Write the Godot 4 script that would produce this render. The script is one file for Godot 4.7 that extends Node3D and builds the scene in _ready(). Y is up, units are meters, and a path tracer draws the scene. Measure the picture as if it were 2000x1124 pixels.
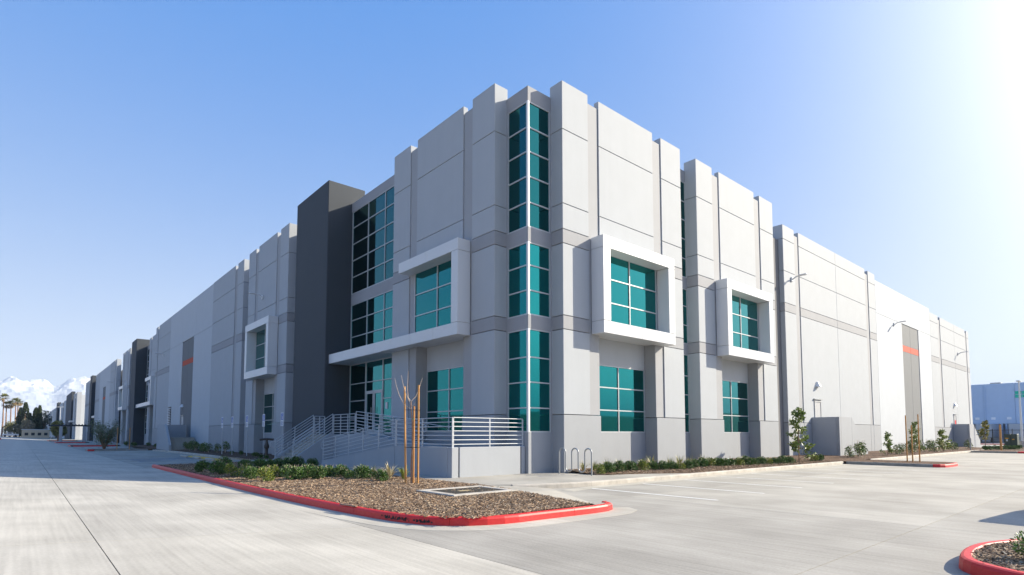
extends Node3D
# One office and warehouse building on a street corner. x runs along the sunlit facade, -z along the shaded one; the
# corner of the building is the origin, y = 0 is the car park. Colours are linear base colours unless noted.

var rng := RandomNumberGenerator.new()
var names := {}
var M := {}
var PART = null   # the node that new parts go to

# ---------------------------------------------------------------- mesh builder
class G:
	var v := PackedVector3Array()
	var n := PackedVector3Array()
	var c := PackedColorArray()
	var ix := PackedInt32Array()
	var col := Color(1, 1, 1)
	var use_col := false
	func quad(a: Vector3, b: Vector3, cc: Vector3, d: Vector3) -> void:   # counter-clockwise seen from outside
		var nn := (b - a).cross(cc - a)
		if nn.length_squared() < 1e-14: nn = (cc - a).cross(d - a)
		nn = nn.normalized()
		var k := v.size()
		v.append_array(PackedVector3Array([a, b, cc, d]))
		n.append_array(PackedVector3Array([nn, nn, nn, nn]))
		c.append_array(PackedColorArray([col, col, col, col]))
		ix.append_array(PackedInt32Array([k, k + 2, k + 1, k, k + 3, k + 2]))
	func tri(a: Vector3, b: Vector3, cc: Vector3) -> void:
		var nn := (b - a).cross(cc - a).normalized()
		var k := v.size()
		v.append_array(PackedVector3Array([a, b, cc]))
		n.append_array(PackedVector3Array([nn, nn, nn]))
		c.append_array(PackedColorArray([col, col, col]))
		ix.append_array(PackedInt32Array([k, k + 2, k + 1]))
	func hexa(p: Array) -> void:   # eight corners: bottom 0-3 counter-clockwise from above, top 4-7
		quad(p[0], p[3], p[2], p[1]); quad(p[4], p[5], p[6], p[7])
		for i in 4:
			var j := (i + 1) % 4
			quad(p[i], p[j], p[4 + j], p[4 + i])
	func box(a: Vector3, b: Vector3) -> void:
		var lo := Vector3(minf(a.x, b.x), minf(a.y, b.y), minf(a.z, b.z))
		var hi := Vector3(maxf(a.x, b.x), maxf(a.y, b.y), maxf(a.z, b.z))
		hexa([Vector3(lo.x, lo.y, hi.z), Vector3(hi.x, lo.y, hi.z), Vector3(hi.x, lo.y, lo.z), Vector3(lo.x, lo.y, lo.z),
			Vector3(lo.x, hi.y, hi.z), Vector3(hi.x, hi.y, hi.z), Vector3(hi.x, hi.y, lo.z), Vector3(lo.x, hi.y, lo.z)])
	func cbox(a: Vector3, b: Vector3, ch: float) -> void:   # box whose twelve edges are bevelled
		var lo := Vector3(minf(a.x, b.x), minf(a.y, b.y), minf(a.z, b.z))
		var hi := Vector3(maxf(a.x, b.x), maxf(a.y, b.y), maxf(a.z, b.z))
		var pts := []
		for i in 8:
			var s := Vector3(1 if i & 1 else -1, 1 if i & 2 else -1, 1 if i & 4 else -1)
			var p := Vector3(hi.x if i & 1 else lo.x, hi.y if i & 2 else lo.y, hi.z if i & 4 else lo.z)
			pts.append([p - Vector3(0, s.y, s.z) * ch, p - Vector3(s.x, 0, s.z) * ch, p - Vector3(s.x, s.y, 0) * ch])
		for ax in 3:
			var b1 := 1 << ((ax + 1) % 3)
			var b2 := 1 << ((ax + 2) % 3)
			var b0 := 1 << ax
			quad(pts[b0][ax], pts[b0 | b1][ax], pts[b0 | b1 | b2][ax], pts[b0 | b2][ax])
			quad(pts[0][ax], pts[b2][ax], pts[b1 | b2][ax], pts[b1][ax])
			# edges along axis ax
			for e in 4:
				var k := (b1 if e & 1 else 0) | (b2 if e & 2 else 0)
				var f1 := (ax + 1) % 3
				var f2 := (ax + 2) % 3
				if (e == 0) or (e == 3): quad(pts[k][f1], pts[k][f2], pts[k | b0][f2], pts[k | b0][f1])
				else: quad(pts[k][f2], pts[k][f1], pts[k | b0][f1], pts[k | b0][f2])
		for i in 8:
			if (i & 1) + ((i >> 1) & 1) + ((i >> 2) & 1) & 1: tri(pts[i][0], pts[i][1], pts[i][2])
			else: tri(pts[i][0], pts[i][2], pts[i][1])
	func tube(path: Array, r0: float, r1: float, sides: int, caps := true) -> void:   # smooth tapering tube
		var k0 := v.size()
		var m := path.size()
		var ref := Vector3.UP
		for i in m:
			var t: Vector3 = (path[mini(i + 1, m - 1)] - path[maxi(i - 1, 0)]).normalized()
			if absf(t.dot(ref)) > 0.95: ref = Vector3.RIGHT
			var a := t.cross(ref).normalized()
			ref = a.cross(t).normalized()
			var r := lerpf(r0, r1, float(i) / (m - 1))
			for s in sides:
				var w := TAU * s / sides
				var d := a * cos(w) + ref * sin(w)
				v.append(path[i] + d * r); n.append(d); c.append(col)
		for i in m - 1:
			for s in sides:
				var p := k0 + i * sides + s
				var q := k0 + i * sides + (s + 1) % sides
				ix.append_array(PackedInt32Array([p, q, p + sides, q, q + sides, p + sides]))
		if caps:
			for e in 2:
				var kk := k0 + (0 if e == 0 else (m - 1) * sides)
				for s in range(1, sides - 1):
					if e == 0: tri(v[kk], v[kk + s], v[kk + s + 1])
					else: tri(v[kk], v[kk + s + 1], v[kk + s])
	func bar(a: Vector3, b: Vector3, w: float, h: float) -> void:   # straight bar, w across, h up
		var t := (b - a).normalized()
		var side := t.cross(Vector3.UP)
		if side.length() < 0.01: side = Vector3.RIGHT
		side = side.normalized() * w * 0.5
		var up := side.cross(t).normalized() * h * 0.5
		hexa([a - side - up, b - side - up, b + side - up, a + side - up, a - side + up, b - side + up, b + side + up, a + side + up])
	func lathe(prof: Array, o: Vector3, sides: int) -> void:   # [radius, y] from below upwards
		var k0 := v.size()
		for i in prof.size():
			var p0: Array = prof[maxi(i - 1, 0)]
			var p1: Array = prof[mini(i + 1, prof.size() - 1)]
			var nr: float = p1[1] - p0[1]
			var ny: float = -(p1[0] - p0[0])
			for s in sides:
				var w := TAU * s / sides
				v.append(o + Vector3(cos(w) * prof[i][0], prof[i][1], sin(w) * prof[i][0]))
				n.append(Vector3(cos(w) * nr, ny, sin(w) * nr).normalized()); c.append(col)
		for i in prof.size() - 1:
			for s in sides:
				var p := k0 + i * sides + s
				var q := k0 + i * sides + (s + 1) % sides
				ix.append_array(PackedInt32Array([p, q, p + sides, q, q + sides, p + sides]))
	func poly(pts: PackedVector2Array, y0: float, y1: float) -> void:   # upright prism over a plan outline of (x, z)
		var p := pts
		if not Geometry2D.is_polygon_clockwise(p): p.reverse()
		var id := Geometry2D.triangulate_polygon(p)
		for i in range(0, id.size(), 3):
			var a := p[id[i]]; var b := p[id[i + 1]]; var d := p[id[i + 2]]
			var A3 := Vector3(a.x, y1, a.y); var B3 := Vector3(b.x, y1, b.y); var D3 := Vector3(d.x, y1, d.y)
			if (B3 - A3).cross(D3 - A3).y > 0: tri(A3, B3, D3)
			else: tri(A3, D3, B3)
		if y1 > y0:
			for i in p.size():
				var a := p[i]; var b := p[(i + 1) % p.size()]
				var mid := Vector3((a.x + b.x) / 2, 0, (a.y + b.y) / 2)
				var nn := Vector2(b.y - a.y, -(b.x - a.x)).normalized() * 0.001
				if Geometry2D.is_point_in_polygon(Vector2(mid.x, mid.z) + nn, p): quad(Vector3(a.x, y0, a.y), Vector3(b.x, y0, b.y), Vector3(b.x, y1, b.y), Vector3(a.x, y1, a.y))
				else: quad(Vector3(b.x, y0, b.y), Vector3(a.x, y0, a.y), Vector3(a.x, y1, a.y), Vector3(b.x, y1, b.y))
	func extrude_z(pts: Array, z0: float, z1: float) -> void:   # outline of (x, y) points counter-clockwise, between two z
		var m := pts.size()
		var p2 := PackedVector2Array(pts)
		var id := Geometry2D.triangulate_polygon(p2)
		for i in range(0, id.size(), 3):
			var a := p2[id[i]]; var b := p2[id[i + 1]]; var d := p2[id[i + 2]]
			if (b - a).cross(d - a) < 0:
				var t := b; b = d; d = t
			tri(Vector3(a.x, a.y, z1), Vector3(b.x, b.y, z1), Vector3(d.x, d.y, z1))
			tri(Vector3(a.x, a.y, z0), Vector3(d.x, d.y, z0), Vector3(b.x, b.y, z0))
		for i in m:
			var a: Vector2 = pts[i]; var b: Vector2 = pts[(i + 1) % m]
			quad(Vector3(a.x, a.y, z1), Vector3(a.x, a.y, z0), Vector3(b.x, b.y, z0), Vector3(b.x, b.y, z1))
	func sweep(path: PackedVector2Array, prof: Array) -> void:   # profile of (offset to the left of the path, y) swept along a plan path, ends closed
		var m := path.size()
		var rows := []
		for i in m:
			var t0 := (path[i] - path[maxi(i - 1, 0)]).normalized()
			var t1 := (path[mini(i + 1, m - 1)] - path[i]).normalized()
			if i == 0: t0 = t1
			if i == m - 1: t1 = t0
			var t := (t0 + t1).normalized()
			var nn := Vector2(t.y, -t.x) / maxf(0.4, t.dot(t1))
			var r := []
			for q in prof: r.append(Vector3(path[i].x + nn.x * q.x, q.y, path[i].y + nn.y * q.x))
			rows.append(r)
		var k := prof.size()
		for i in m - 1:
			for j in k:
				var jj := (j + 1) % k
				quad(rows[i][j], rows[i][jj], rows[i + 1][jj], rows[i + 1][j])
		for e in [0, m - 1]:
			for j in range(1, k - 1):
				tri(rows[e][0], rows[e][j], rows[e][j + 1])
	func mesh() -> ArrayMesh:
		var a := []
		a.resize(Mesh.ARRAY_MAX)
		a[Mesh.ARRAY_VERTEX] = v; a[Mesh.ARRAY_NORMAL] = n; a[Mesh.ARRAY_INDEX] = ix
		if use_col: a[Mesh.ARRAY_COLOR] = c
		var m := ArrayMesh.new()
		m.add_surface_from_arrays(Mesh.PRIMITIVE_TRIANGLES, a)
		return m

# ---------------------------------------------------------------- nodes
func numbered(called: String) -> String:
	names[called] = names.get(called, -1) + 1
	return called if names[called] == 0 else "%s_%03d" % [called, names[called]]

func tag(o: Node, label: String, category: String, group := "", kind := "") -> Node:
	if label: o.set_meta("label", label)
	if category: o.set_meta("category", category)
	if group: o.set_meta("group", group)
	if kind: o.set_meta("kind", kind)
	return o

func thing(called: String, label: String, category: String, at := Vector3.ZERO, turn := 0.0, group := "") -> Node3D:
	var o := Node3D.new()
	o.name = numbered(called)
	add_child(o)
	o.position = at; o.rotation.y = turn
	tag(o, label, category, group)
	return o

func put(called: String, g, m: Material, parent: Node = null, at := Vector3.ZERO) -> MeshInstance3D:
	var o := MeshInstance3D.new()
	o.mesh = g.mesh() if g is G else g
	o.material_override = m
	if parent == null:
		o.name = numbered(called); add_child(o)
	else:
		o.name = called; parent.add_child(o, true)
	o.position = at
	return o

func node(called: String, parent: Node, at := Vector3.ZERO) -> Node3D:
	var o := Node3D.new()
	o.name = called
	parent.add_child(o, true)
	o.position = at
	return o

func struct(called: String, g, m: Material, at := Vector3.ZERO) -> MeshInstance3D:
	var o := put(called, g, m, null, at)
	o.set_meta("kind", "structure")
	return o

# ---------------------------------------------------------------- materials
func lin(r: float, g: float, b: float) -> Color:
	return Color(r, g, b).linear_to_srgb()

func flat(r: float, g: float, b: float, rough := 0.7, metal := 0.0) -> StandardMaterial3D:
	var m := StandardMaterial3D.new()
	m.albedo_color = lin(r, g, b); m.roughness = rough; m.metallic = metal
	return m

func noise_bytes(w: int, h: int, freq: float, seed_: int, oct := 4, kind := FastNoiseLite.TYPE_SIMPLEX_SMOOTH) -> PackedByteArray:
	var f := FastNoiseLite.new()
	f.seed = seed_; f.frequency = freq; f.fractal_octaves = oct; f.noise_type = kind
	var im := f.get_seamless_image(w, h)
	im.convert(Image.FORMAT_L8)
	return im.get_data()

func stretched(w: int, h: int, w0: int, h0: int, freq: float, seed_: int) -> PackedByteArray:
	var f := FastNoiseLite.new()
	f.seed = seed_; f.frequency = freq; f.fractal_octaves = 4
	var im := f.get_seamless_image(w0, h0)
	im.convert(Image.FORMAT_L8)
	im.resize(w, h, Image.INTERPOLATE_CUBIC)
	return im.get_data()

func layered(size: int, layers: Array, base: float, tintA: Color, tintB: Color) -> ImageTexture:   # layers of [bytes, weight]; the sum moves the colour between two tints (given in sRGB)
	var out := PackedByteArray()
	out.resize(size * size * 3)
	var k := layers.size()
	for i in size * size:
		var s := base
		for j in k: s += (layers[j][0][i] / 255.0 - 0.5) * layers[j][1]
		s = clampf(s, 0.0, 1.0)
		out[i * 3] = int(255.0 * lerpf(tintA.r, tintB.r, s))
		out[i * 3 + 1] = int(255.0 * lerpf(tintA.g, tintB.g, s))
		out[i * 3 + 2] = int(255.0 * lerpf(tintA.b, tintB.b, s))
	return ImageTexture.create_from_image(Image.create_from_data(size, size, false, Image.FORMAT_RGB8, out))

func grey_tex(size: int, data: PackedByteArray) -> ImageTexture:
	return ImageTexture.create_from_image(Image.create_from_data(size, size, false, Image.FORMAT_L8, data))

func tri_mat(tex: Texture2D, scale: float, rough: float, tint := Color(1, 1, 1)) -> StandardMaterial3D:
	var m := StandardMaterial3D.new()
	m.albedo_texture = tex; m.albedo_color = tint; m.roughness = rough
	m.uv1_triplanar = true; m.uv1_world_triplanar = true; m.uv1_scale = Vector3(scale, scale, scale)
	return m

func make_materials() -> void:
	# painted concrete: one mottled texture, tinted for each paint
	var b1 := noise_bytes(512, 512, 0.006, 3)
	var b2 := noise_bytes(512, 512, 0.05, 4)
	var st := stretched(512, 512, 512, 24, 0.03, 9)
	var paint := layered(512, [[b1, 0.7], [b2, 0.35], [st, 0.4]], 0.55, Color(0.972, 0.972, 0.972), Color(1, 1, 1))
	var fine := grey_tex(512, noise_bytes(512, 512, 0.11, 8, 3))
	for e in [["panel", 0.380, 0.403, 0.429], ["reveal", 0.328, 0.335, 0.350], ["band", 0.299, 0.305, 0.322], ["base", 0.315, 0.330, 0.351], ["white", 0.454, 0.483, 0.514],
			["lintel", 0.418, 0.440, 0.465], ["charcoal", 0.046, 0.054, 0.064], ["slate", 0.152, 0.161, 0.171], ["orange", 0.48, 0.068, 0.032], ["ramp", 0.353, 0.372, 0.397], ["blue_wall", 0.52, 0.64, 0.80]]:
		var m := tri_mat(paint, 0.22, 0.78, lin(e[1], e[2], e[3]))
		m.heightmap_enabled = true; m.heightmap_texture = fine; m.heightmap_scale = 0.12
		M[e[0]] = m
	M.trim = flat(0.60, 0.61, 0.62, 0.35)
	M.soffit = flat(0.60, 0.61, 0.62, 0.45)
	M.alu = flat(0.46, 0.475, 0.49, 0.4, 0.2)
	M.core = flat(0.16, 0.16, 0.165, 0.9)
	M.roof = flat(0.55, 0.55, 0.54, 0.9)
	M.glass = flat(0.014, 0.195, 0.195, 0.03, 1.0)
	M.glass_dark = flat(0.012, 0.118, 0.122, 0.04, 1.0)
	M.rail = flat(0.48, 0.50, 0.52, 0.45, 0.1)
	M.lamp_glass = flat(0.75, 0.75, 0.72, 0.2)
	M.galv = flat(0.36, 0.37, 0.37, 0.45, 0.5)
	M.door = flat(0.40, 0.405, 0.41, 0.5)
	M.black = flat(0.02, 0.02, 0.022, 0.6)
	M.bronze = flat(0.06, 0.045, 0.035, 0.5)
	# concrete paving: trowel and tyre streaks along the street, blotches, specks
	var S := 1024
	var s0 := stretched(S, S, 1024, 20, 0.16, 20)
	var s1 := stretched(S, S, 1024, 56, 0.07, 21)
	var s2 := stretched(S, S, 1024, 96, 0.012, 22)
	var s3 := noise_bytes(S, S, 0.004, 23, 5)
	var s4 := noise_bytes(S, S, 0.25, 24, 2)
	var conc := layered(S, [[s0, 0.42], [s1, 0.3], [s2, 0.18], [s3, 0.8], [s4, 0.45]], 0.58, Color(0.80, 0.795, 0.785), Color(1.0, 0.998, 0.99))
	for e in [["slab0", 0.400, 0.378, 0.333], ["slab1", 0.380, 0.359, 0.318], ["slab2", 0.426, 0.402, 0.354], ["road0", 0.504, 0.478, 0.421], ["road1", 0.484, 0.460, 0.408], ["gutter", 0.520, 0.489, 0.421], ["walk", 0.400, 0.380, 0.338]]:
		M[e[0]] = tri_mat(conc, 0.083, 0.85, lin(e[1], e[2], e[3]))
	M.kerb = tri_mat(conc, 0.4, 0.85, lin(0.52, 0.483, 0.428))
	M.kerb_grey = tri_mat(conc, 0.4, 0.85, lin(0.32, 0.305, 0.28))
	M.joint = flat(0.10, 0.10, 0.10, 0.95)
	# worn red kerb paint
	var k1 := noise_bytes(512, 512, 0.02, 31, 5)
	var k2 := noise_bytes(512, 512, 0.12, 32, 3)
	var k3 := PackedByteArray()
	k3.resize(512 * 512)
	for i in k3.size(): k3[i] = 255 if k1[i] * 0.55 + k2[i] * 0.45 < 62 else 0
	M.red = tri_mat(layered(512, [[k1, 0.5], [k2, 0.5], [k3, -0.9]], 0.05, Color(0.76, 0.06, 0.07), Color(0.84, 0.24, 0.22)), 0.9, 0.5)
	M.line = tri_mat(layered(512, [[k1, 0.6], [k2, 0.8]], 0.6, Color(0.78, 0.78, 0.77), Color(0.93, 0.93, 0.92)), 0.7, 0.8)
	M.blue_line = tri_mat(layered(512, [[k1, 0.8], [k2, 1.2]], 0.5, Color(0.30, 0.42, 0.62), Color(0.62, 0.66, 0.70)), 0.5, 0.8)
	M.yellow = flat(0.72, 0.42, 0.04, 0.7)
	# mulch and soil
	var m1 := noise_bytes(1024, 1024, 0.09, 41, 3, FastNoiseLite.TYPE_CELLULAR)
	var m2 := noise_bytes(1024, 1024, 0.22, 42, 2)
	var m3 := noise_bytes(1024, 1024, 0.006, 43, 3)
	var mul := layered(1024, [[m1, 0.8], [m2, 0.9], [m3, 0.35]], 0.4, Color(0.17, 0.11, 0.075), Color(0.58, 0.44, 0.32))
	M.mulch = tri_mat(mul, 0.34, 0.95)
	M.mulch.heightmap_enabled = true; M.mulch.heightmap_texture = grey_tex(1024, m2); M.mulch.heightmap_scale = 1.6
	M.chip = flat(1, 1, 1, 0.9); M.chip.vertex_color_use_as_albedo = true
	var e1 := noise_bytes(512, 512, 0.02, 51, 5)
	M.earth = tri_mat(layered(512, [[e1, 1.0], [b2, 0.5]], 0.5, Color(0.47, 0.45, 0.38), Color(0.62, 0.58, 0.50)), 0.01, 0.95)
	M.leaf = flat(1, 1, 1, 0.42); M.leaf.vertex_color_use_as_albedo = true
	M.leaf.backlight_enabled = true; M.leaf.backlight = Color(0.16, 0.20, 0.05)
	M.bark = tri_mat(layered(512, [[stretched(512, 512, 256, 24, 0.06, 61), 0.9], [b2, 0.4]], 0.5, Color(0.42, 0.32, 0.25), Color(0.70, 0.58, 0.49)), 3.0, 0.9)
	M.stake = tri_mat(layered(512, [[stretched(512, 512, 300, 12, 0.05, 62), 0.9], [b2, 0.3]], 0.5, Color(0.62, 0.42, 0.22), Color(0.86, 0.66, 0.40)), 2.0, 0.8)
	M.twig = flat(0.50, 0.40, 0.31, 0.8)
	M.rubber = flat(0.025, 0.025, 0.025, 0.8)

# ---------------------------------------------------------------- facades: u along the wall, y up, d outwards
func fv(F: int, u: float, y: float, d: float) -> Vector3:
	return Vector3(u, y, d) if F == 0 else Vector3(-d, y, -u)

func slab(called: String, F: int, u0: float, u1: float, y0: float, y1: float, d0: float, d1: float, m: Material, parent: Node = null, ch := 0.012) -> MeshInstance3D:
	var a := fv(F, u0, y0, d0)
	var b := fv(F, u1, y1, d1)
	var o := (a + b) / 2
	var g := G.new()
	g.cbox(a - o, b - o, ch)
	return put(called, g, m, PART if parent == null else parent, o)

const J := 0.012   # half a joint
func stack(F: int, u0: float, u1: float, d0: float, d1: float, cuts: Array, ms: Array, called := "wall_panel") -> void:   # panels one above the other, open joints between
	for i in ms.size():
		if ms[i] == "": continue
		var nm: String = called
		if ms[i] == "band": nm = "band_panel"
		if ms[i] == "base": nm = "base_panel"
		slab(nm, F, u0 + J, u1 - J, cuts[i] + (0.0 if i == 0 else J), cuts[i + 1] - (0.0 if i == ms.size() - 1 else J), d0, d1, M[ms[i]])

func window(F: int, us: Array, ys: Array, d: float, fw := 0.05, called := "window") -> Node3D:   # grid of panes held by aluminium bars
	var w := node(called, PART, fv(F, us[0], ys[0], d))
	var o := w.position
	var g := G.new()
	var U0: float = us[0]; var U1: float = us[-1]; var Y0: float = ys[0]; var Y1: float = ys[-1]
	for i in us.size():
		var k := fw * (1.0 if i == 0 or i == us.size() - 1 else 0.5)
		var a: float = us[i] - (0.0 if i == 0 else k)
		var b: float = us[i] + (0.0 if i == us.size() - 1 else k)
		g.box(fv(F, a, Y0, d - 0.08) - o, fv(F, b, Y1, d + 0.045) - o)
	for i in ys.size():
		var k := fw * (1.0 if i == 0 or i == ys.size() - 1 else 0.5)
		var a: float = ys[i] - (0.0 if i == 0 else k)
		var b: float = ys[i] + (0.0 if i == ys.size() - 1 else k)
		for j in us.size() - 1:   # between the uprights, a little behind their faces
			var l: float = us[j] + fw * (1.0 if j == 0 else 0.5)
			var r: float = us[j + 1] - fw * (1.0 if j == us.size() - 2 else 0.5)
			g.box(fv(F, l, a, d - 0.075) - o, fv(F, r, b, d + 0.04) - o)
	put("frame", g, M.alu, w)
	for i in us.size() - 1:
		for j in ys.size() - 1:
			var c := fv(F, (us[i] + us[i + 1]) / 2, (ys[j] + ys[j + 1]) / 2, d - 0.01)
			var h := fv(F, (us[i + 1] - us[i]) / 2 - 0.01, (ys[j + 1] - ys[j]) / 2 - 0.01, 0.012)
			h = h.abs()
			var q := G.new()
			q.box(-h, h)
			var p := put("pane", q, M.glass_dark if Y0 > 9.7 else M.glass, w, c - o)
			p.rotation = Vector3(rng.randf_range(-0.0022, 0.0022), rng.randf_range(-0.0022, 0.0022), 0) if F == 0 else Vector3(0, rng.randf_range(-0.0022, 0.0022), rng.randf_range(-0.0022, 0.0022))
	return w

func glass_column(F: int, u0: float, u1: float, d: float) -> void:   # tall strip of glass between grey bands, full height
	slab("base_panel", F, u0, u1, 0, 1.73, d - 0.28, d, M.base)
	window(F, [u0, u1], [1.73, 2.68, 3.68, 4.66, 5.78], d - 0.05)
	slab("band_panel", F, u0, u1, 5.78, 6.32, d - 0.28, d, M.band)
	window(F, [u0, u1], [6.32, 7.3, 8.3, 9.23], d - 0.05)
	slab("band_panel", F, u0, u1, 9.23, 9.82, d - 0.28, d, M.band)
	window(F, [u0, u1], [9.82, 10.83, 11.88, 12.9, 13.9, 14.98], d - 0.05)
	slab("band_panel", F, u0, u1, 14.98, 15.59, d - 0.28, d, M.band)

func surround(F: int, u0: float, u1: float, d: float, far_post := true, low_end := 0.0) -> void:   # white metal box round an upper window
	var s := node("window_surround", PART, fv(F, u0, 5.8, d))
	var o := s.position
	var t := 0.47
	var f := d + 0.64
	var mid := (u0 + u1) / 2
	var mk := func(called: String, a0: float, a1: float, y0: float, y1: float, d0: float, d1: float, m: Material):
		var g := G.new()
		g.cbox(fv(F, a0, y0, d0) - o, fv(F, a1, y1, d1) - o, 0.008)
		put(called, g, m, s)
	mk.call("top_panel", u0, mid - 0.006, 9.38, 9.88, d - 0.02, f, M.trim)
	mk.call("top_panel", mid + 0.006, u1, 9.38, 9.88, d - 0.02, f, M.trim)
	mk.call("side_panel", u0, u0 + t, 6.325, 9.368, d - 0.02, f, M.trim)
	if far_post: mk.call("side_panel", u1 - t, u1, 6.325, 9.368, d - 0.02, f, M.trim)
	var e := u1 if low_end == 0.0 else low_end
	var k := maxi(2, int(round((e - u0) / 1.9))) if low_end != 0.0 else 2
	for i in k:
		var a := lerpf(u0, e, float(i) / k)
		var b := lerpf(u0, e, float(i + 1) / k)
		var back := d - 0.02
		if low_end != 0.0 and a > u1: back = 0.02
		mk.call("bottom_panel", a + (0.006 if i else 0.0), b - (0.006 if i < k - 1 else 0.0), 5.8, 6.313, back, f, M.trim)

func bay(F: int, u0: float, k: float, d: float, box := 1) -> void:   # pier, reveal, window bay, reveal, pier
	var p1 := u0; var s1 := u0 + 1.58 * k; var c0 := u0 + 2.24 * k; var c1 := u0 + 6.2 * k; var s2 := u0 + 6.85 * k; var p2 := u0 + 8.55 * k
	var cuts := [0.0, 2.43, 5.82, 6.38, 9.30, 9.88, 10.93, 14.02, 16.05]
	var ms := ["", "panel", "band", "panel", "band", "panel", "panel", "panel"]
	stack(F, p1 - J, s1, d - 0.7, d, cuts, ms)
	stack(F, s2, p2 + J, d - 0.7, d, cuts, ms)
	slab("base_panel", F, p1, c0, 0, 2.418, d - 0.7, d, M.base)
	slab("base_panel", F, c1, p2, 0, 2.418, d - 0.7, d, M.base)
	for e in [[s1, c0], [c1, s2]]:
		slab("reveal_panel", F, e[0] + J, e[1] - J, 2.442, 15.72, d - 0.7, d - 0.045, M.reveal)
	stack(F, c0, c1, d - 0.25, d, [9.6, 10.95, 14.04, 16.05], ["panel", "panel", "panel"])
	# lower window in its recess
	slab("base_panel", F, c0, c1, 0, 1.73, d - 0.74, d - 0.64, M.base)
	slab("lintel_panel", F, c0, c1, 4.7, 5.95, d - 0.74, d - 0.64, M.lintel)
	window(F, [c0 + 0.02, (c0 + c1) / 2, c1 - 0.02], [1.73, 2.71, 3.71, 4.7], d - 0.68)
	slab("soffit_panel", F, c0, c1, 5.84, 5.9, d - 0.63, d - 0.03, M.soffit)
	# upper window in its surround
	var w0 := c0 - 0.02 * k; var w1 := c1 + 0.1 * k
	window(F, [w0, (w0 + w1) / 2, w1], [6.28, 7.3, 8.33, 9.42], d - 0.02)
	if box == 1: surround(F, u0 + 1.72 * k, u0 + 6.86 * k, d)
	else: surround(F, u0 + 1.70 * k, u0 + 6.78 * k, d, false, u0 + 14.58)

func plain(F: int, u0: float, u1: float, d: float, top: float, cuts: Array, parts: Array, thick := 0.7) -> void:   # warehouse wall of panels split by [u, kind] marks
	for i in parts.size() - 1:
		var a: float = parts[i][0]; var b: float = parts[i + 1][0]
		match parts[i][1]:
			"p":
				stack(F, a, b, d - thick, d, [0.0, 2.43, cuts[0], cuts[1], cuts[2], cuts[3], top], ["base", "panel", "band", "panel", "panel", "panel"])
			"r": slab("reveal_panel", F, a + J, b - J, 0 if thick < 0.3 else 2.442, top - 0.33, d - 0.3, d - 0.045, M.reveal)
			"rb":
				slab("base_panel", F, a + J, b - J, 0, 2.418, d - 0.3, d, M.base)
				slab("reveal_panel", F, a + J, b - J, 2.442, top - 0.33, d - 0.3, d - 0.045, M.reveal)

func white_wall(F: int, u0: float, u1: float, d: float, top: float, q0: float, q1: float, qt: float, o0: float, o1: float) -> void:   # white warehouse wall with a tall grey inset and an orange stripe
	var n := int(round((u1 - u0) / 6.5))
	for i in n:
		var a := lerpf(u0, u1, float(i) / n); var b := lerpf(u0, u1, float(i + 1) / n)
		slab("wall_panel", F, a + 0.006, b - 0.006, qt + 0.006, top, d - 0.3, d, M.white)
	for e in [[u0, q0], [q1, u1]]:
		var k := maxi(1, int(round((e[1] - e[0]) / 6.5)))
		for i in k:
			slab("wall_panel", F, lerpf(e[0], e[1], float(i) / k) + 0.006, lerpf(e[0], e[1], float(i + 1) / k) - 0.006, 0, qt - 0.006, d - 0.3, d, M.white)
	var mid := (q0 + q1) / 2
	for e in [[q0, mid], [mid, q1]]:
		slab("inset_panel", F, e[0] + 0.01, e[1] - 0.01, 0, o0, d - 0.33, d - 0.05, M.slate)
		slab("orange_stripe", F, e[0] + 0.01, e[1] - 0.01, o0, o1, d - 0.33, d - 0.045, M.orange)
		slab("inset_panel", F, e[0] + 0.01, e[1] - 0.01, o1, qt, d - 0.33, d - 0.05, M.slate)

func arm_lamp(F: int, u: float, y: float, d: float) -> void:   # wall lamp: bracket, slanting arm, flat head
	var s := node("wall_lamp", PART, fv(F, u, y, d))
	var o := s.position
	var g := G.new()
	g.cbox(fv(F, u - 0.11, y - 0.18, d) - o, fv(F, u + 0.11, y + 0.12, d + 0.09) - o, 0.02)
	put("bracket", g, M.trim, s)
	g = G.new()
	g.tube([fv(F, u, y - 0.05, d + 0.06) - o, fv(F, u, y + 0.1, d + 0.3) - o, fv(F, u, y + 0.14, d + 0.6) - o], 0.05, 0.04, 8)
	put("arm", g, M.trim, s)
	g = G.new()
	g.cbox(fv(F, u - 0.14, y + 0.1, d + 0.5) - o, fv(F, u + 0.14, y + 0.18, d + 1.0) - o, 0.03)
	put("lamp_head", g, M.trim, s)

func dome_lamp(F: int, u: float, y: float, d: float) -> void:   # half-cone lamp above a door
	var s := node("door_lamp", PART, fv(F, u, y, d))
	var o := s.position
	var g := G.new()
	var a := []; var b := []
	for i in 7:
		var w := PI * i / 6.0
		a.append(fv(F, u - cos(w) * 0.12, y + 0.2, d + sin(w) * 0.12) - o)
		b.append(fv(F, u - cos(w) * 0.3, y - 0.14, d + sin(w) * 0.34) - o)
	for i in 6:
		if F == 0: g.quad(b[i], b[i + 1], a[i + 1], a[i])
		else: g.quad(b[i + 1], b[i], a[i], a[i + 1])
	for i in range(1, 6):
		g.tri(a[0], a[i], a[i + 1]); g.tri(b[0], b[i + 1], b[i])
	put("shade", g, M.trim, s)

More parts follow.
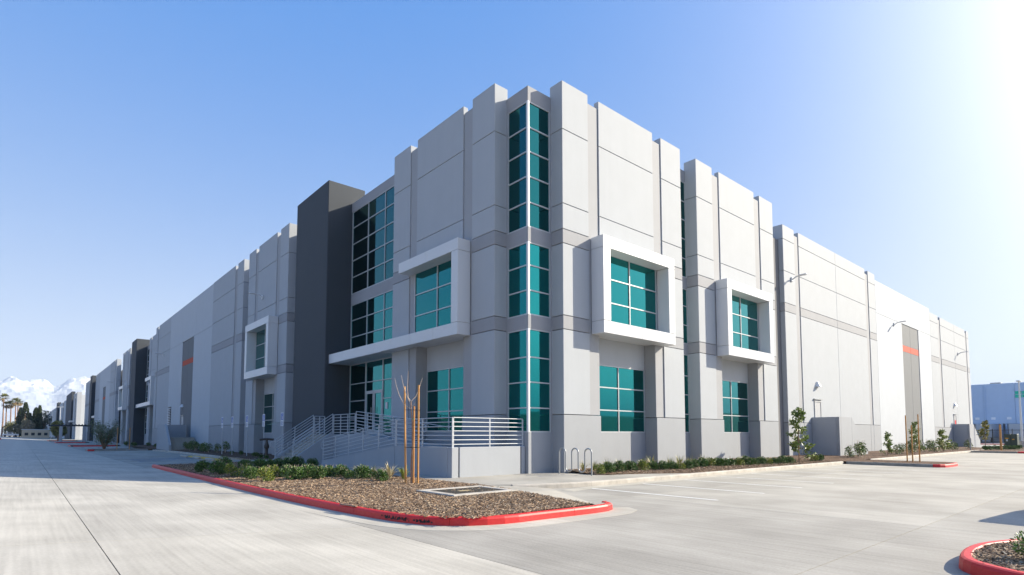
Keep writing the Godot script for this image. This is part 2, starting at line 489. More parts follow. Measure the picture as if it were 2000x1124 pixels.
func wall_door(F: int, u: float, y: float, d: float) -> void:
	var s := node("service_door", PART, fv(F, u, y, d))
	var o := s.position
	var g := G.new()
	for e in [[u - 0.58, u - 0.5, y, y + 2.26], [u + 0.5, u + 0.58, y, y + 2.26], [u - 0.5, u + 0.5, y + 2.18, y + 2.26]]:
		g.box(fv(F, e[0], e[2], d) - o, fv(F, e[1], e[3], d + 0.05) - o)
	put("frame", g, M.door, s)
	g = G.new()
	g.box(fv(F, u - 0.5, y, d) - o, fv(F, u + 0.5, y + 2.18, d + 0.02) - o)
	put("leaf", g, M.door, s)
	g = G.new()
	g.box(fv(F, u - 0.42, y + 1.0, d + 0.02) - o, fv(F, u - 0.28, y + 1.06, d + 0.09) - o)
	put("handle", g, M.galv, s)
	g = G.new()
	g.box(fv(F, u - 0.7, y + 2.34, d) - o, fv(F, u + 0.7, y + 2.4, d + 0.12) - o)
	put("drip_edge", g, M.galv, s)

func entry(du: float, full: bool) -> void:   # glazed entry beside the charcoal tower, on the shaded facade
	var u0 := du + 9.55; var u1 := du + 15.9
	slab("band_panel", 1, u0, u1, 15.17, 15.74, -0.28, 0, M.band)
	window(1, [u0, du + 11.69, du + 13.72, u1 - 0.1], [10.06, 11.1, 12.12, 13.14, 14.16, 15.17], -0.05)
	slab("band_panel", 1, u0, u1, 9.42, 10.06, -0.28, 0, M.band)
	window(1, [u0, du + 11.69, du + 13.72, u1 - 0.1], [6.3, 7.44, 8.46, 9.42], -0.05)
	slab("jamb_panel", 1, u1 - 0.1, u1, 0, 15.17, -0.28, 0.01, M.charcoal, null, 0.003)
	# shop front at deck level
	var y := 1.65
	window(1, [u0, du + 11.69], [y, 2.6, 3.6, 4.61, 5.78], -0.05)
	window(1, [du + 13.72, u1 - 0.1], [y, 2.6, 3.6, 4.61, 5.78], -0.05)
	window(1, [du + 11.69, du + 13.72], [4.05, 4.61, 5.78], -0.05)
	slab("base_panel", 1, u0, u1, 0, y, -0.28, 0, M.base)
	var s := node("entry_door", PART, fv(1, du + 11.72, y, -0.05))
	var o := s.position
	for i in 2:
		var a := du + 11.76 + i * 0.98
		var g := G.new()
		for e in [[a, a + 0.1, y, 4.05], [a + 0.84, a + 0.94, y, 4.05], [a + 0.1, a + 0.84, y, y + 0.24], [a + 0.1, a + 0.84, 3.93, 4.05]]:
			g.box(fv(1, e[0], e[2], -0.1) - o, fv(1, e[1], e[3], -0.01) - o)
		put("door_frame", g, M.alu, s)
		g = G.new()
		g.box(fv(1, a + 0.1, y + 0.24, -0.07) - o, fv(1, a + 0.84, 3.93, -0.05) - o)
		put("door_pane", g, M.glass, s)
		g = G.new()
		g.tube([fv(1, a + (0.8 if i == 0 else 0.14), y + 0.8, 0.05) - o, fv(1, a + (0.8 if i == 0 else 0.14), y + 1.5, 0.05) - o], 0.018, 0.018, 6)
		put("handle", g, M.galv, s)
	if full:
		slab("notice", 1, du + 11.15, du + 11.4, 3.02, 3.38, -0.03, -0.028, M.trim, null, 0.0005)
	slab("canopy_soffit", 1, u0, u1 - 0.02, 5.775, 5.798, -0.2, 1.28, M.soffit, null, 0.003)
	if full:
		for e in [[13.9, 0.75], [11.9, 0.75]]:
			var g := G.new()
			g.lathe([[0.09, 0.0], [0.1, 0.006], [0.1, 0.012]], Vector3.ZERO, 12)
			g.poly(PackedVector2Array([Vector2(0.09, 0), Vector2(0, 0.09), Vector2(-0.09, 0), Vector2(0, -0.09)]), 0.002, 0.002)
			put("downlight", g, M.lamp_glass, PART, fv(1, e[0], 5.76, e[1]))
	# charcoal tower
	slab("tower", 1, u1, du + 20.97, 0, 16.8, -0.85, 1.5, M.charcoal, null, 0.03)
	slab("wall_panel", 1, du + 20.97, du + 22.4, 0, 15.6, 0.2, 0.5, M.panel)

func build_building() -> void:
	var b := thing("warehouse_building", "large light grey office warehouse with teal glass corner and charcoal tower", "building")
	PART = b
	var g := G.new()
	g.box(Vector3(0.3, -0.3, -0.3), Vector3(76.6, 14.6, -182))
	put("inner_shell", g, M.core, b)
	slab("roof_deck", 0, 0.3, 76.6, 14.6, 14.75, -181.8, -0.8, M.roof)
	# --- the glass corner
	var h := 1.33
	for F in 2:
		var c0 := 0.0 if F == 0 else 0.281
		slab("base_panel", F, c0, h, 0, 1.73, -0.28, 0, M.base, null, 0.006)
		for e in [[5.78, 6.32], [9.23, 9.82], [14.98, 15.59]]:
			slab("band_panel", F, c0, h, e[0], e[1], -0.28, 0, M.band, null, 0.006)
		for ys in [[1.73, 2.68, 3.68, 4.66, 5.78], [6.32, 7.3, 8.3, 9.23], [9.82, 10.83, 11.88, 12.9, 13.9, 14.98]]:
			window(F, [0.05, h - 0.09], ys, -0.05)
		slab("jamb_panel", F, h - 0.09, h, 1.73, 15, -0.28, -0.01, M.band, null, 0.003)
	for e in [[1.73, 5.78], [6.32, 9.23], [9.82, 14.98]]:
		g = G.new()
		g.cbox(Vector3(-0.012, e[0], -0.085), Vector3(0.085, e[1], 0.012), 0.01)
		put("corner_mullion", g, M.trim, b)
	# --- sunlit facade
	bay(0, 1.3, 1.0, 0.64)
	glass_column(0, 9.87, 11.32, 0.0)
	bay(0, 11.3, 1.028, 0.64)
	slab("wall_panel", 0, 20.1, 22.96, 0, 14.9, -1.2, -0.85, M.panel)
	var ct := [9.77, 10.35, 12.5, 14.66]
	plain(0, 0, 0, 0.0, 15.62, ct, [[22.96, "p"], [24.74, "rb"], [25.42, "p"], [32.1, "p"], [38.66, "rb"], [39.4, "p"], [41.17, ""]])
	white_wall(0, 41.17, 58.6, 0.0, 15.15, 48.5, 54.0, 12.25, 9.6, 10.2)
	plain(0, 0, 0, 0.0, 14.8, [9.5, 10.1, 12.2, 13.9], [[58.6, "p"], [62.0, "rb"], [62.8, "p"], [69.2, "p"], [74.9, "rb"], [75.6, "p"], [76.9, ""]])
	slab("end_wall", 0, 76.62, 76.9, 0, 14.8, -182, -0.71, M.white)
	for e in [[24.1, 12.1], [46.0, 11.85], [70.6, 11.4]]: arm_lamp(0, e[0], e[1], 0.0)
	dome_lamp(0, 27.75, 5.15, 0.0); dome_lamp(0, 67.55, 5.1, 0.0)
	wall_door(0, 27.75, 1.75, 0.0); wall_door(0, 67.55, 1.6, 0.0)
	slab("door_sign", 0, 67.35, 67.95, 2.75, 3.3, 0.02, 0.03, M.red, null, 0.001)
	# --- shaded facade
	for k in 3:
		var du := 74.0 * k
		bay(1, du + 1.3, 0.965, 0.64, 2)
		entry(du, k == 0)
		if k == 2: break
		bay(1, du + 22.4, 1.04, 1.5)
		slab("wall_panel", 1, du + 31.3, du + 32.8, 0, 15.6, 0.2, 0.5, M.panel)
		var s := du + (0.0 if k == 0 else 7.2)
		if k == 1: slab("wall_panel", 1, du + 32.8, s + 32.7, 0, 15.3, 0.0, 0.3, M.panel)
		plain(1, 0, 0, 1.5, 16.0, [9.27, 9.9, 12.0, 14.1], [[s + 32.7, "p"], [s + 34.4, "rb"], [s + 35.1, "p"], [s + 42.45, ""]])
		white_wall(1, s + 42.45, s + 62.5, 1.5, 15.95, s + 49.9, s + 55.35, 11.9, 9.2, 9.75)
		plain(1, 0, 0, 1.5, 15.95, [9.27, 9.9, 12.0, 14.1], [[s + 62.5, "p"], [s + 70.3, "rb"], [s + 70.95, "p"], [s + 72.5, ""]])
		if k == 0: slab("wall_panel", 1, 72.5, 75.32, 0, 15.2, 0.0, 0.3, M.panel)
	plain(1, 0, 0, 1.5, 16.0, [9.27, 9.9, 12.0, 14.1], [[170.2, "p"], [176.0, "rb"], [176.7, "p"], [182, ""]])
	arm_lamp(1, 27.6, 11.9, 1.5); arm_lamp(1, 66.5, 11.7, 1.5); arm_lamp(1, 118.0, 11.7, 1.5)
	dome_lamp(1, 54.4, 4.75, 1.45); wall_door(1, 54.2, 1.35, 1.45)
	# louvre beside the inset
	var lv := node("louvre", b, fv(1, 60.4, 1.5, 1.5))
	g = G.new(); g.box(Vector3(-0.01, 0.0, 0.0), Vector3(0.02, 3.4, -1.7)); put("backing", g, M.black, lv)
	for i in 16:
		g = G.new()
		var yy := 0.1 + i * 0.2
		g.hexa([Vector3(-0.12, yy, 0), Vector3(-0.012, yy + 0.1, 0), Vector3(-0.012, yy + 0.1, -1.7), Vector3(-0.12, yy, -1.7), Vector3(-0.12, yy + 0.03, 0), Vector3(-0.012, yy + 0.13, 0), Vector3(-0.012, yy + 0.13, -1.7), Vector3(-0.12, yy + 0.03, -1.7)])
		put("slat", g, M.alu, lv)
	PART = null

# ---------------------------------------------------------------- ground
func road_y(x: float) -> float:   # falls towards the kerb, an assumed slope shaped to place the building's shadow edge
	return clampf((-10.3 - x) * 0.062, 0.0, 0.75)

func build_ground() -> void:
	var g := G.new()
	g.quad(Vector3(-9000, -0.35, 9000), Vector3(9000, -0.35, 9000), Vector3(9000, -0.35, -9000), Vector3(-9000, -0.35, -9000))
	struct("ground", g, M.earth)
	# paving laid in slabs over a dark bed that shows in the joints
	var road := Node3D.new(); road.name = "road"; add_child(road); road.set_meta("kind", "structure")
	var park := Node3D.new(); park.name = "car_park"; add_child(park); park.set_meta("kind", "structure")
	var xr := [-80.0, -30.0, -22.4, -18.0, -13.9, -10.0]
	var xp := [-10.0, -2.4, 5.1, 12.6, 20.1, 27.6, 35.1, 60.0, 100.0, 170.0]
	var zs := [90.0, 40.0, 26.0, 19.6, 13.1, 6.6, 0.1, -6.4, -13.0, -19.5, -28.0, -40.0, -60.0, -100.0, -200.0, -330.0]
	for side in 2:
		var xs: Array = [xr, xp][side]
		var bed := G.new()
		for i in xs.size() - 1:
			var a: float = xs[i]; var b: float = xs[i + 1]
			bed.quad(Vector3(a, road_y(a) - 0.02, 90), Vector3(b, road_y(b) - 0.02, 90), Vector3(b, road_y(b) - 0.02, -330), Vector3(a, road_y(a) - 0.02, -330))
			for j in zs.size() - 1:
				if side == 1 and a > 1.0 and zs[j] < 0: continue
				var q := G.new()
				var e := 0.006
				var s := []
				for y in [-0.015, 0.0]:
					for p in [[a + e, zs[j] - e], [b - e, zs[j] - e], [b - e, zs[j + 1] + e], [a + e, zs[j + 1] + e]]:
						s.append(Vector3(p[0], road_y(p[0]) + y, p[1]))
				q.hexa(s)
				put("slab", q, M[["slab0", "slab1", "slab2"][rng.randi() % 3] if side == 1 else ["road0", "road1"][rng.randi() % 2]], [road, park][side])
		put("bed", bed, M.joint, [road, park][side])

func smooth(pts_: Array, n: int, back := false) -> PackedVector2Array:   # a curve through plan points
	var pts := pts_.duplicate()
	if back: pts.reverse()
	var c := Curve2D.new()
	for i in pts.size():
		var p := Vector2(pts[i][0], pts[i][1])
		var a := Vector2(pts[maxi(i - 1, 0)][0], pts[maxi(i - 1, 0)][1])
		var b := Vector2(pts[mini(i + 1, pts.size() - 1)][0], pts[mini(i + 1, pts.size() - 1)][1])
		var t := (b - a).normalized()
		var l0 := p.distance_to(a) * 0.3
		var l1 := p.distance_to(b) * 0.3
		c.add_point(p, -t * l0, t * l1)
	var out := PackedVector2Array()
	var len := c.get_baked_length()
	for i in n + 1: out.append(c.sample_baked(len * i / n, true))
	return out

const KERB := [Vector2(0, -0.02), Vector2(0.012, 0.11), Vector2(0.03, 0.143), Vector2(0.06, 0.155), Vector2(0.13, 0.155), Vector2(0.15, 0.14), Vector2(0.155, -0.02)]
func kerb(path: PackedVector2Array, per: int, m: Material, parent: Node) -> void:   # a kerb in lengths with open joints
	var i := 0
	while i < path.size() - 1:
		var e := mini(i + per, path.size() - 1)
		var p := path.slice(i, e + 1)
		if e - i >= 1:
			p[-1] = p[-1] - (p[-1] - p[-2]).normalized() * 0.008
			var g := G.new()
			g.sweep(p, KERB)
			put("kerb_segment", g, m, parent)
		i = e

func group_node(called: String) -> Node3D:
	var o := Node3D.new()
	o.name = numbered(called); add_child(o); o.set_meta("kind", "structure")
	return o

func walk(parent: Node, pts: Array, y: float) -> void:
	var p := PackedVector2Array()
	for q in pts: p.append(Vector2(q[0], q[1]))
	var g := G.new()
	g.poly(p, -0.02, y)
	put("paving_slab", g, M.walk, parent)

func mulch_bed(called: String, rows: Array, label_ground := 0.0) -> void:   # rows of [along, inner, outer, y inner, y outer]; x along unless turned
	var g := G.new()
	var f := FastNoiseLite.new(); f.frequency = 1.1; f.seed = 5
	var prev := []
	for r in rows:
		var line := []
		for i in 13:
			var t := i / 12.0
			var p: Vector3 = r[0].lerp(r[1], t)
			p.y += f.get_noise_2d(p.x, p.z) * 0.035 * (1.0 if i > 0 and i < 12 else 0.0)
			line.append(p)
		if prev:
			for i in 12:
				var n0: Vector3 = (prev[i + 1] - prev[i]).cross(line[i] - prev[i])
				if n0.y > 0: g.quad(prev[i], prev[i + 1], line[i + 1], line[i])
				else: g.quad(prev[i], line[i], line[i + 1], prev[i + 1])
		prev = line
	struct(called, g, M.mulch)

func chip_mesh() -> ArrayMesh:
	var g := G.new()
	g.hexa([Vector3(-0.5, 0, 0.42), Vector3(0.45, 0, 0.5), Vector3(0.5, 0.0, -0.4), Vector3(-0.4, 0, -0.5), Vector3(-0.42, 0.35, 0.35), Vector3(0.4, 0.5, 0.4), Vector3(0.42, 0.4, -0.3), Vector3(-0.36, 0.3, -0.42)])
	return g.mesh()

func chips(called: String, label: String, n: int, pick: Callable) -> void:   # wood chips strewn over a bed
	var mm := MultiMesh.new()
	mm.transform_format = MultiMesh.TRANSFORM_3D; mm.use_colors = true
	mm.mesh = chip_mesh(); mm.instance_count = n
	for i in n:
		var p: Vector3 = pick.call()
		var l := rng.randf_range(0.03, 0.10) * rng.randf_range(0.7, 1.1)
		var b := Basis.from_euler(Vector3(rng.randfn(0, 0.28), rng.randf() * TAU, rng.randfn(0, 0.25))) * Basis.from_scale(Vector3(l, l * rng.randf_range(0.1, 0.22), l * rng.randf_range(0.14, 0.3)))
		mm.set_instance_transform(i, Transform3D(b, p + Vector3(0, rng.randf_range(-0.004, 0.012), 0)))
		var t := pow(rng.randf(), 1.25)
		var w := rng.randf()
		var c := Color(0.07, 0.04, 0.021).lerp(Color(0.52, 0.36, 0.225), t)
		if w > 0.93: c = Color(0.50, 0.41, 0.30)
		mm.set_instance_color(i, c)
	var o := MultiMeshInstance3D.new()
	o.multimesh = mm; o.material_override = M.chip
	o.name = numbered(called); add_child(o)
	tag(o, label, "mulch", "", "stuff")

var island_path: PackedVector2Array
func island_y(x: float, z: float) -> float:
	return 0.165 + 0.05 * clampf((x + 9.4) / 3.0, 0, 1) * clampf((7.6 - z) / 3.0, 0, 1)

func build_beds() -> void:
	var red := group_node("red_kerb")
	var rp := smooth([[-9.72, -17.2], [-9.72, -8.0], [-9.68, 0.4], [-9.56, 3.9], [-9.3, 6.5], [-8.78, 7.55], [-7.96, 7.98], [-7.0, 8.06], [-5.5, 8.14], [-5.0, 8.08], [-4.74, 7.92], [-4.66, 7.72]], 85)
	island_path = rp
	kerb(rp, 8, M.red, red)
	var gut := G.new()
	gut.sweep(rp, [Vector2(-0.5, -0.01), Vector2(-0.5, 0.004), Vector2(0.01, 0.005), Vector2(0.01, -0.01)])
	put("gutter", gut, M.gutter, red)
	# tyre scuffs on the kerb's bend
	var sc := G.new()
	for i in 70:
		var t := rng.randf()
		var k := 67.0 + t * 3.8
		var a := rp[int(k)].lerp(rp[int(k) + 1], k - int(k))
		var tn := (rp[int(k) + 1] - rp[int(k)]).normalized()
		var out := Vector2(-tn.y, tn.x)
		var w := rng.randf_range(0.008, 0.022)
		var y0 := rng.randf_range(0.035, 0.075); var y1 := minf(0.112, y0 + rng.randf_range(0.02, 0.06))
		var lean := tn * rng.randf_range(-0.03, 0.03)
		var base := a + out * 0.0015
		var q := [base - tn * w, base + tn * w, base + tn * w * 0.7 + lean, base - tn * w * 0.6 + lean]
		var P := []
		for j in 4:
			var yy := y0 if j < 2 else y1
			var inset := 0.012 * (yy + 0.02) / 0.13
			P.append(Vector3(q[j].x - out.x * inset + out.x * 0.002, yy, q[j].y - out.y * inset + out.y * 0.002))
		sc.quad(P[0], P[1], P[2], P[3])
	put("tyre_scuff", sc, M.rubber, red)
	# island bed
	var rows := []
	for i in 60:
		var z := lerpf(-16.9, 7.98, i / 59.0)
		var xl := -9.6
		if z > 2.0:
			for k in rp.size() - 1:
				if rp[k].x < -6.5 and (rp[k].y - z) * (rp[k + 1].y - z) <= 0:
					xl = lerpf(rp[k].x, rp[k + 1].x, (z - rp[k].y) / (rp[k + 1].y - rp[k].y)) + 0.1
					break
		var xr := -4.62
		if z > 2.4: xr = lerpf(-4.52, -5.3, (z - 2.4) / 5.3)
		if z > 7.7: xr = -5.4
		xl = minf(xl, xr - 0.05)
		rows.append([Vector3(xl, island_y(xl, z) - 0.03, z), Vector3(xr, island_y(xr, z) - 0.04, z)])
	mulch_bed("island_bed", rows)
	var inside := func() -> Vector3:
		while true:
			var r: Array = rows[clampi(int(59 * pow(rng.randf(), 0.62)), 0, 58)]
			var p: Vector3 = r[0].lerp(r[1], rng.randf_range(0.01, 0.99))
			p.z += rng.randf() * 0.42
			if p.z > 7.85: continue
			p.y = island_y(p.x, p.z) - 0.012
			return p
		return Vector3.ZERO
	chips("wood_chips", "brown wood chip mulch covering the bed behind the red kerb", 70000, inside)
	# pavement round the corner and the flush strip beside the island
	var pv := group_node("pavement")
	walk(pv, [[-4.62, -12.55], [-4.62, -8.5], [-3.46, -8.5], [-3.46, -12.55]], 0.15)
	walk(pv, [[-4.62, -8.488], [-4.62, -4.3], [-3.46, -4.3], [-3.46, -8.488]], 0.15)
	walk(pv, [[-4.62, -4.288], [-4.62, 0.3], [-3.46, 0.3], [-3.46, -4.288]], 0.15)
	walk(pv, [[-3.448, -0.3], [-3.448, 0.3], [-4.62, 0.312], [-4.5, 2.6], [-3.62, 3.14], [-2.6, 3.42], [-1.6, 3.62], [-1.6, -0.3]], 0.15)
	walk(pv, [[-1.588, -0.3], [-1.588, 3.62], [-0.2, 3.86], [1.3, 3.88], [1.3, -0.3]], 0.15)
	walk(pv, [[1.312, 0.3], [1.312, 3.88], [4.9, 3.9], [4.5, 3.1], [3.0, 2.72], [1.8, 2.5], [1.5, 2.2], [1.45, 0.3]], 0.15)
	walk(pv, [[-6.2, -19.0], [-6.2, -12.562], [-3.0, -12.562], [-3.0, -19.0]], 0.15)
	var rg := G.new()
	rg.quad(Vector3(-4.5, 0.15, 2.6), Vector3(-4.86, 0.15, 4.9), Vector3(-2.75, 0.006, 4.2), Vector3(-3.62, 0.13, 3.14))
	rg.tri(Vector3(-3.62, 0.13, 3.14), Vector3(-2.75, 0.006, 4.2), Vector3(-2.4, 0.006, 3.6))
	rg.quad(Vector3(-4.86, 0.15, 4.9), Vector3(-5.28, 0.15, 7.72), Vector3(-4.6, 0.006, 7.48), Vector3(-2.75, 0.006, 4.2))
	rg.tri(Vector3(-5.28, 0.15, 7.72), Vector3(-5.4, 0.15, 8.02), Vector3(-4.75, 0.14, 7.84))
	rg.tri(Vector3(-5.28, 0.15, 7.72), Vector3(-4.75, 0.14, 7.84), Vector3(-4.6, 0.006, 7.48))
	put("kerb_ramp", rg, M.walk, pv)
	# pale kerb along the parking stalls
	var wk := group_node("kerb")
	kerb(smooth([[-3.6, 3.24], [-2.7, 3.58], [-1.6, 3.84], [-0.6, 3.97], [0.4, 4.02], [6.6, 4.06], [13.0, 4.1], [20.0, 4.2]], 42), 5, M.kerb, wk)
	gut = G.new()
	gut.sweep(smooth([[-2.6, 4.28], [-1.0, 3.97], [0.4, 4.04], [6.6, 4.08], [13.0, 4.12], [19.9, 4.22]], 30), [Vector2(-0.4, -0.01), Vector2(-0.4, 0.004), Vector2(0.01, 0.005), Vector2(0.01, -0.01)])
	put("gutter", gut, M.gutter, wk)
	# bed under the sunlit wall
	rows = []
	for i in 40:
		var x := lerpf(1.46, 20.0, i / 39.0)
		var zo := 3.93
		if x < 5.0: zo = lerpf(2.2, 3.9, clampf((x - 1.46) / 3.5, 0, 1)) - 0.15 * sin(PI * clampf((x - 1.46) / 3.5, 0, 1))
		rows.append([Vector3(x, 0.30, -0.05), Vector3(x, 0.15, zo)])
	mulch_bed("planting_bed", rows)
	var rows1 := rows.duplicate()
	chips("wood_chips", "wood chip mulch along the foot of the sunlit wall", 26000, func() -> Vector3:
		var r: Array = rows1[clampi(int(38 * pow(rng.randf(), 1.3)), 0, 38)]
		var p: Vector3 = r[0].lerp(r[1], rng.randf_range(0.15, 0.99))
		p.x += rng.randf() * 0.47
		p.y += 0.012
		return p)
	# stub island, far bed
	var ek := group_node("kerb")
	kerb(smooth([[20.05, 4.3], [19.95, 6.4], [19.9, 8.3]], 12), 4, M.kerb_grey, ek)
	var er := group_node("red_kerb")
	kerb(smooth([[19.9, 8.31], [20.0, 8.62], [20.4, 8.8], [21.2, 8.85], [22.6, 8.8], [23.3, 8.5], [23.6, 8.0]], 14), 5, M.red, er)
	kerb(smooth([[23.6, 7.99], [23.7, 5.0], [24.3, 4.3], [26.0, 4.2], [40.0, 4.2], [66.0, 4.2]], 40), 6, M.kerb, ek)
	rows = []
	for i in 14:
		var z := lerpf(4.0, 8.72, i / 13.0)
		var k := 0.0 if z < 8.2 else (z - 8.2) * 1.1
		rows.append([Vector3(20.08 + k, 0.15, z), Vector3(23.55 - k, 0.15, z)])
	mulch_bed("planting_bed", rows)
	rows = []
	for i in 40:
		var x := lerpf(20.0, 66.5, i / 39.0)
		rows.append([Vector3(x, 0.28, -0.1), Vector3(x, 0.15, 4.12 if x < 24 else 4.07)])
	mulch_bed("planting_bed", rows)
	# parking stripes
	var pl := group_node("parking_lines")
	for i in 8:
		var x := -1.45 + 2.52 * i
		var g := G.new()
		g.quad(Vector3(x - 0.05, 0.004, 8.6), Vector3(x + 0.05, 0.004, 8.6), Vector3(x + 0.05, 0.004, 4.5 if i else 4.1), Vector3(x - 0.05, 0.004, 4.5 if i else 4.1))
		put("stripe", g, M.line, pl)
	for i in 4:
		var x := 26.5 + 2.6 * i
		var g := G.new()
		g.quad(Vector3(x - 0.05, 0.004, 8.8), Vector3(x + 0.05, 0.004, 8.8), Vector3(x + 0.05, 0.004, 4.7), Vector3(x - 0.05, 0.004, 4.7))
		put("stripe", g, M.line, pl)
	for e in [[3.4, 13.9], [6.0, 14.1]]:   # stalls by the near island
		var g := G.new()
		g.quad(Vector3(e[0], 0.004, 20), Vector3(e[0] + 0.1, 0.004, 20), Vector3(e[0] + 0.1, 0.004, 14.6), Vector3(e[0], 0.004, 14.6))
		put("stripe", g, M.line, pl)
	var pm := group_node("paint_mark")   # a dab of red marking paint on the street
	var pg := G.new()
	pg.quad(Vector3(-10.25, 0.004, 2.2), Vector3(-10.05, 0.004, 2.35), Vector3(-10.08, 0.004, 1.75), Vector3(-10.2, 0.004, 1.6))
	put("dab", pg, M.red, pm)
	var sk := G.new()
	sk.cbox(Vector3(-0.03, 0, -0.3), Vector3(0.03, 0.03, 0.3), 0.008)
	var so := put("wood_offcut", sk, M.bark, null, Vector3(-9.48, 0.156, 4.75))
	so.rotation.y = 0.14
	tag(so, "dark weathered wood offcut lying along the red kerb", "wood offcut")
	# --- near island at the lower right corner of the view
	var nk := group_node("red_kerb")
	var np := smooth([[-0.7, 17.2], [-0.9, 15.72], [-1.6, 15.22], [-2.5, 15.02], [-3.5, 14.64], [-4.4, 14.28], [-5.0, 14.19], [-5.6, 14.22], [-6.08, 14.36], [-6.46, 14.8], [-6.8, 15.75], [-7.1, 17.3]], 54)
	kerb(np, 9, M.red, nk)
	var inner := PackedVector2Array()
	for k in np.size():
		var tn := (np[mini(k + 1, np.size() - 1)] - np[maxi(k - 1, 0)]).normalized()
		inner.append(np[k] + Vector2(tn.y, -tn.x) * 0.1)
	var nb := G.new()
	nb.poly(inner, 0.1, 0.135)
	struct("island_bed", nb, M.mulch)
	chips("wood_chips", "wood chip mulch in the red-kerbed bed at the lower right", 9000, func() -> Vector3:
		while true:
			var p := Vector2(rng.randf_range(-6.7, -3.2), rng.randf_range(14.3, 16.4))
			if Geometry2D.is_point_in_polygon(p, inner): return Vector3(p.x, 0.137, p.y)
		return Vector3.ZERO)
	# --- accessible stalls and beds on the shaded side
	var lk := group_node("kerb")
	kerb(smooth([[-4.8, -50.0], [-4.3, -44.0], [-4.3, -32.0], [-4.1, -22.0], [-4.05, -19.2]], 30), 5, M.kerb, lk)
	rows = []
	for i in 30:
		var z := lerpf(-76.0, -19.1, i / 29.0)
		rows.append([Vector3(-4.2, 0.15, z), Vector3(-0.6, 0.25, z)])
	mulch_bed("planting_bed", rows)
	var yl := group_node("tactile_strip")
	for i in 11:
		var z := -18.3 - i * 1.35
		var g := G.new()
		g.box(Vector3(-5.4, 0.0, z), Vector3(-4.5, 0.012, z - 1.33))
		put("tile", g, M.yellow, yl)
	for i in 4:
		var z := -21.0 - i * 3.4
		var g := G.new()
		g.quad(Vector3(-9.4, 0.004, z), Vector3(-5.5, 0.004, z), Vector3(-5.5, 0.004, z - 0.1), Vector3(-9.4, 0.004, z - 0.1))
		put("stripe", g, M.blue_line, pl)
	for i in 7:
		var z := -25.0 - i * 0.62
		var g := G.new()
		g.quad(Vector3(-9.3, 0.004, z), Vector3(-5.7, 0.004, z - 1.2), Vector3(-5.7, 0.004, z - 1.3), Vector3(-9.3, 0.004, z - 0.1))
		put("stripe", g, M.blue_line, pl)
	for e in [[-31.0, 0], [-23.6, 0], [-27.2, 0]]:   # wheel stops
		var g := G.new()
		g.cbox(Vector3(-5.72, 0.0, e[0] - 0.9), Vector3(-5.55, 0.14, e[0] + 0.9), 0.03)
		tag(put("wheel_stop", g, M.kerb), "pale concrete wheel stop beside the yellow strip, %s from the stairs" % {-23.6: "nearest", -27.2: "second", -31.0: "farthest"}[e[0]], "wheel stop", "wheel stops in the shaded stalls")
	# small islands along the street
	for e in [[-9.7, -53.0, -57.5, 5.0], [-9.7, -80.0, -86.0, 5.0], [-9.7, -121.0, -128.0, 4.5], [-9.6, -160.0, -175.0, 5.0]]:
		var k := group_node("red_kerb")
		kerb(smooth([[e[0] + e[3], e[1]], [e[0] + 0.6, e[1]], [e[0] + 0.05, e[1] - 0.6], [e[0], (e[1] + e[2]) / 2], [e[0] + 0.1, e[2] + 0.5], [e[0] + 1.0, e[2]]], 20, true), 7, M.red if e[1] < -60 else M.kerb_grey, k)
		if e[1] > -60:
			var g := G.new()
			g.cbox(Vector3(e[0] - 0.02, 0, e[1] - 1.0), Vector3(e[0] + 0.5, 0.16, e[1] + 0.03), 0.03)
			put("kerb_segment", g, M.red, k)
		var g2 := G.new()
		g2.box(Vector3(e[0] + 0.1, 0, e[1] - 0.1), Vector3(e[0] + e[3] + 0.6, 0.14, e[2] + 0.1))
		struct("planting_bed", g2, M.mulch)
	for e in [[-40.0, -52.0], [-70.0, -84.0], [-100.0, -120.0], [-140.0, -170.0]]:
		var k := group_node("red_kerb")
		var xx := -18.2
		var yy := road_y(xx)
		var g := G.new()
		g.cbox(Vector3(xx - 3.0, yy - 0.1, e[0]), Vector3(xx, yy + 0.15, e[0] - 0.5), 0.03)
		g.cbox(Vector3(xx - 0.16, yy - 0.1, e[0] - 0.5), Vector3(xx, yy + 0.15, e[1]), 0.03)
		put("kerb_segment", g, M.red, k)
		var g2 := G.new()
		g2.box(Vector3(xx - 6, yy - 0.1, e[0] - 0.4), Vector3(xx - 0.16, yy + 0.3, e[1]))
		struct("planting_bed", g2, M.mulch)

# ---------------------------------------------------------------- ramp, stairs, railings
func rail_run(t: Node3D, a: Vector3, b: Vector3, posts: int, n := 7, lead := 0.1, hgt := 1.04) -> void:   # parallel bars along a sloping or level base line
	for i in posts:
		var p := a.lerp(b, float(i) / (posts - 1))
		var g := G.new()
		g.box(p + Vector3(-0.02, -0.02, -0.02), p + Vector3(0.02, hgt - 0.02, 0.02))
		put("post", g, M.rail, t)
	for i in n:
		var y := lerpf(lead, hgt, float(i) / (n - 1))
		var g := G.new()
		var r := 0.019
		g.tube([a + Vector3(0, y, 0), b + Vector3(0, y, 0)], r, r, 6)
		put("rail", g, M.rail, t)

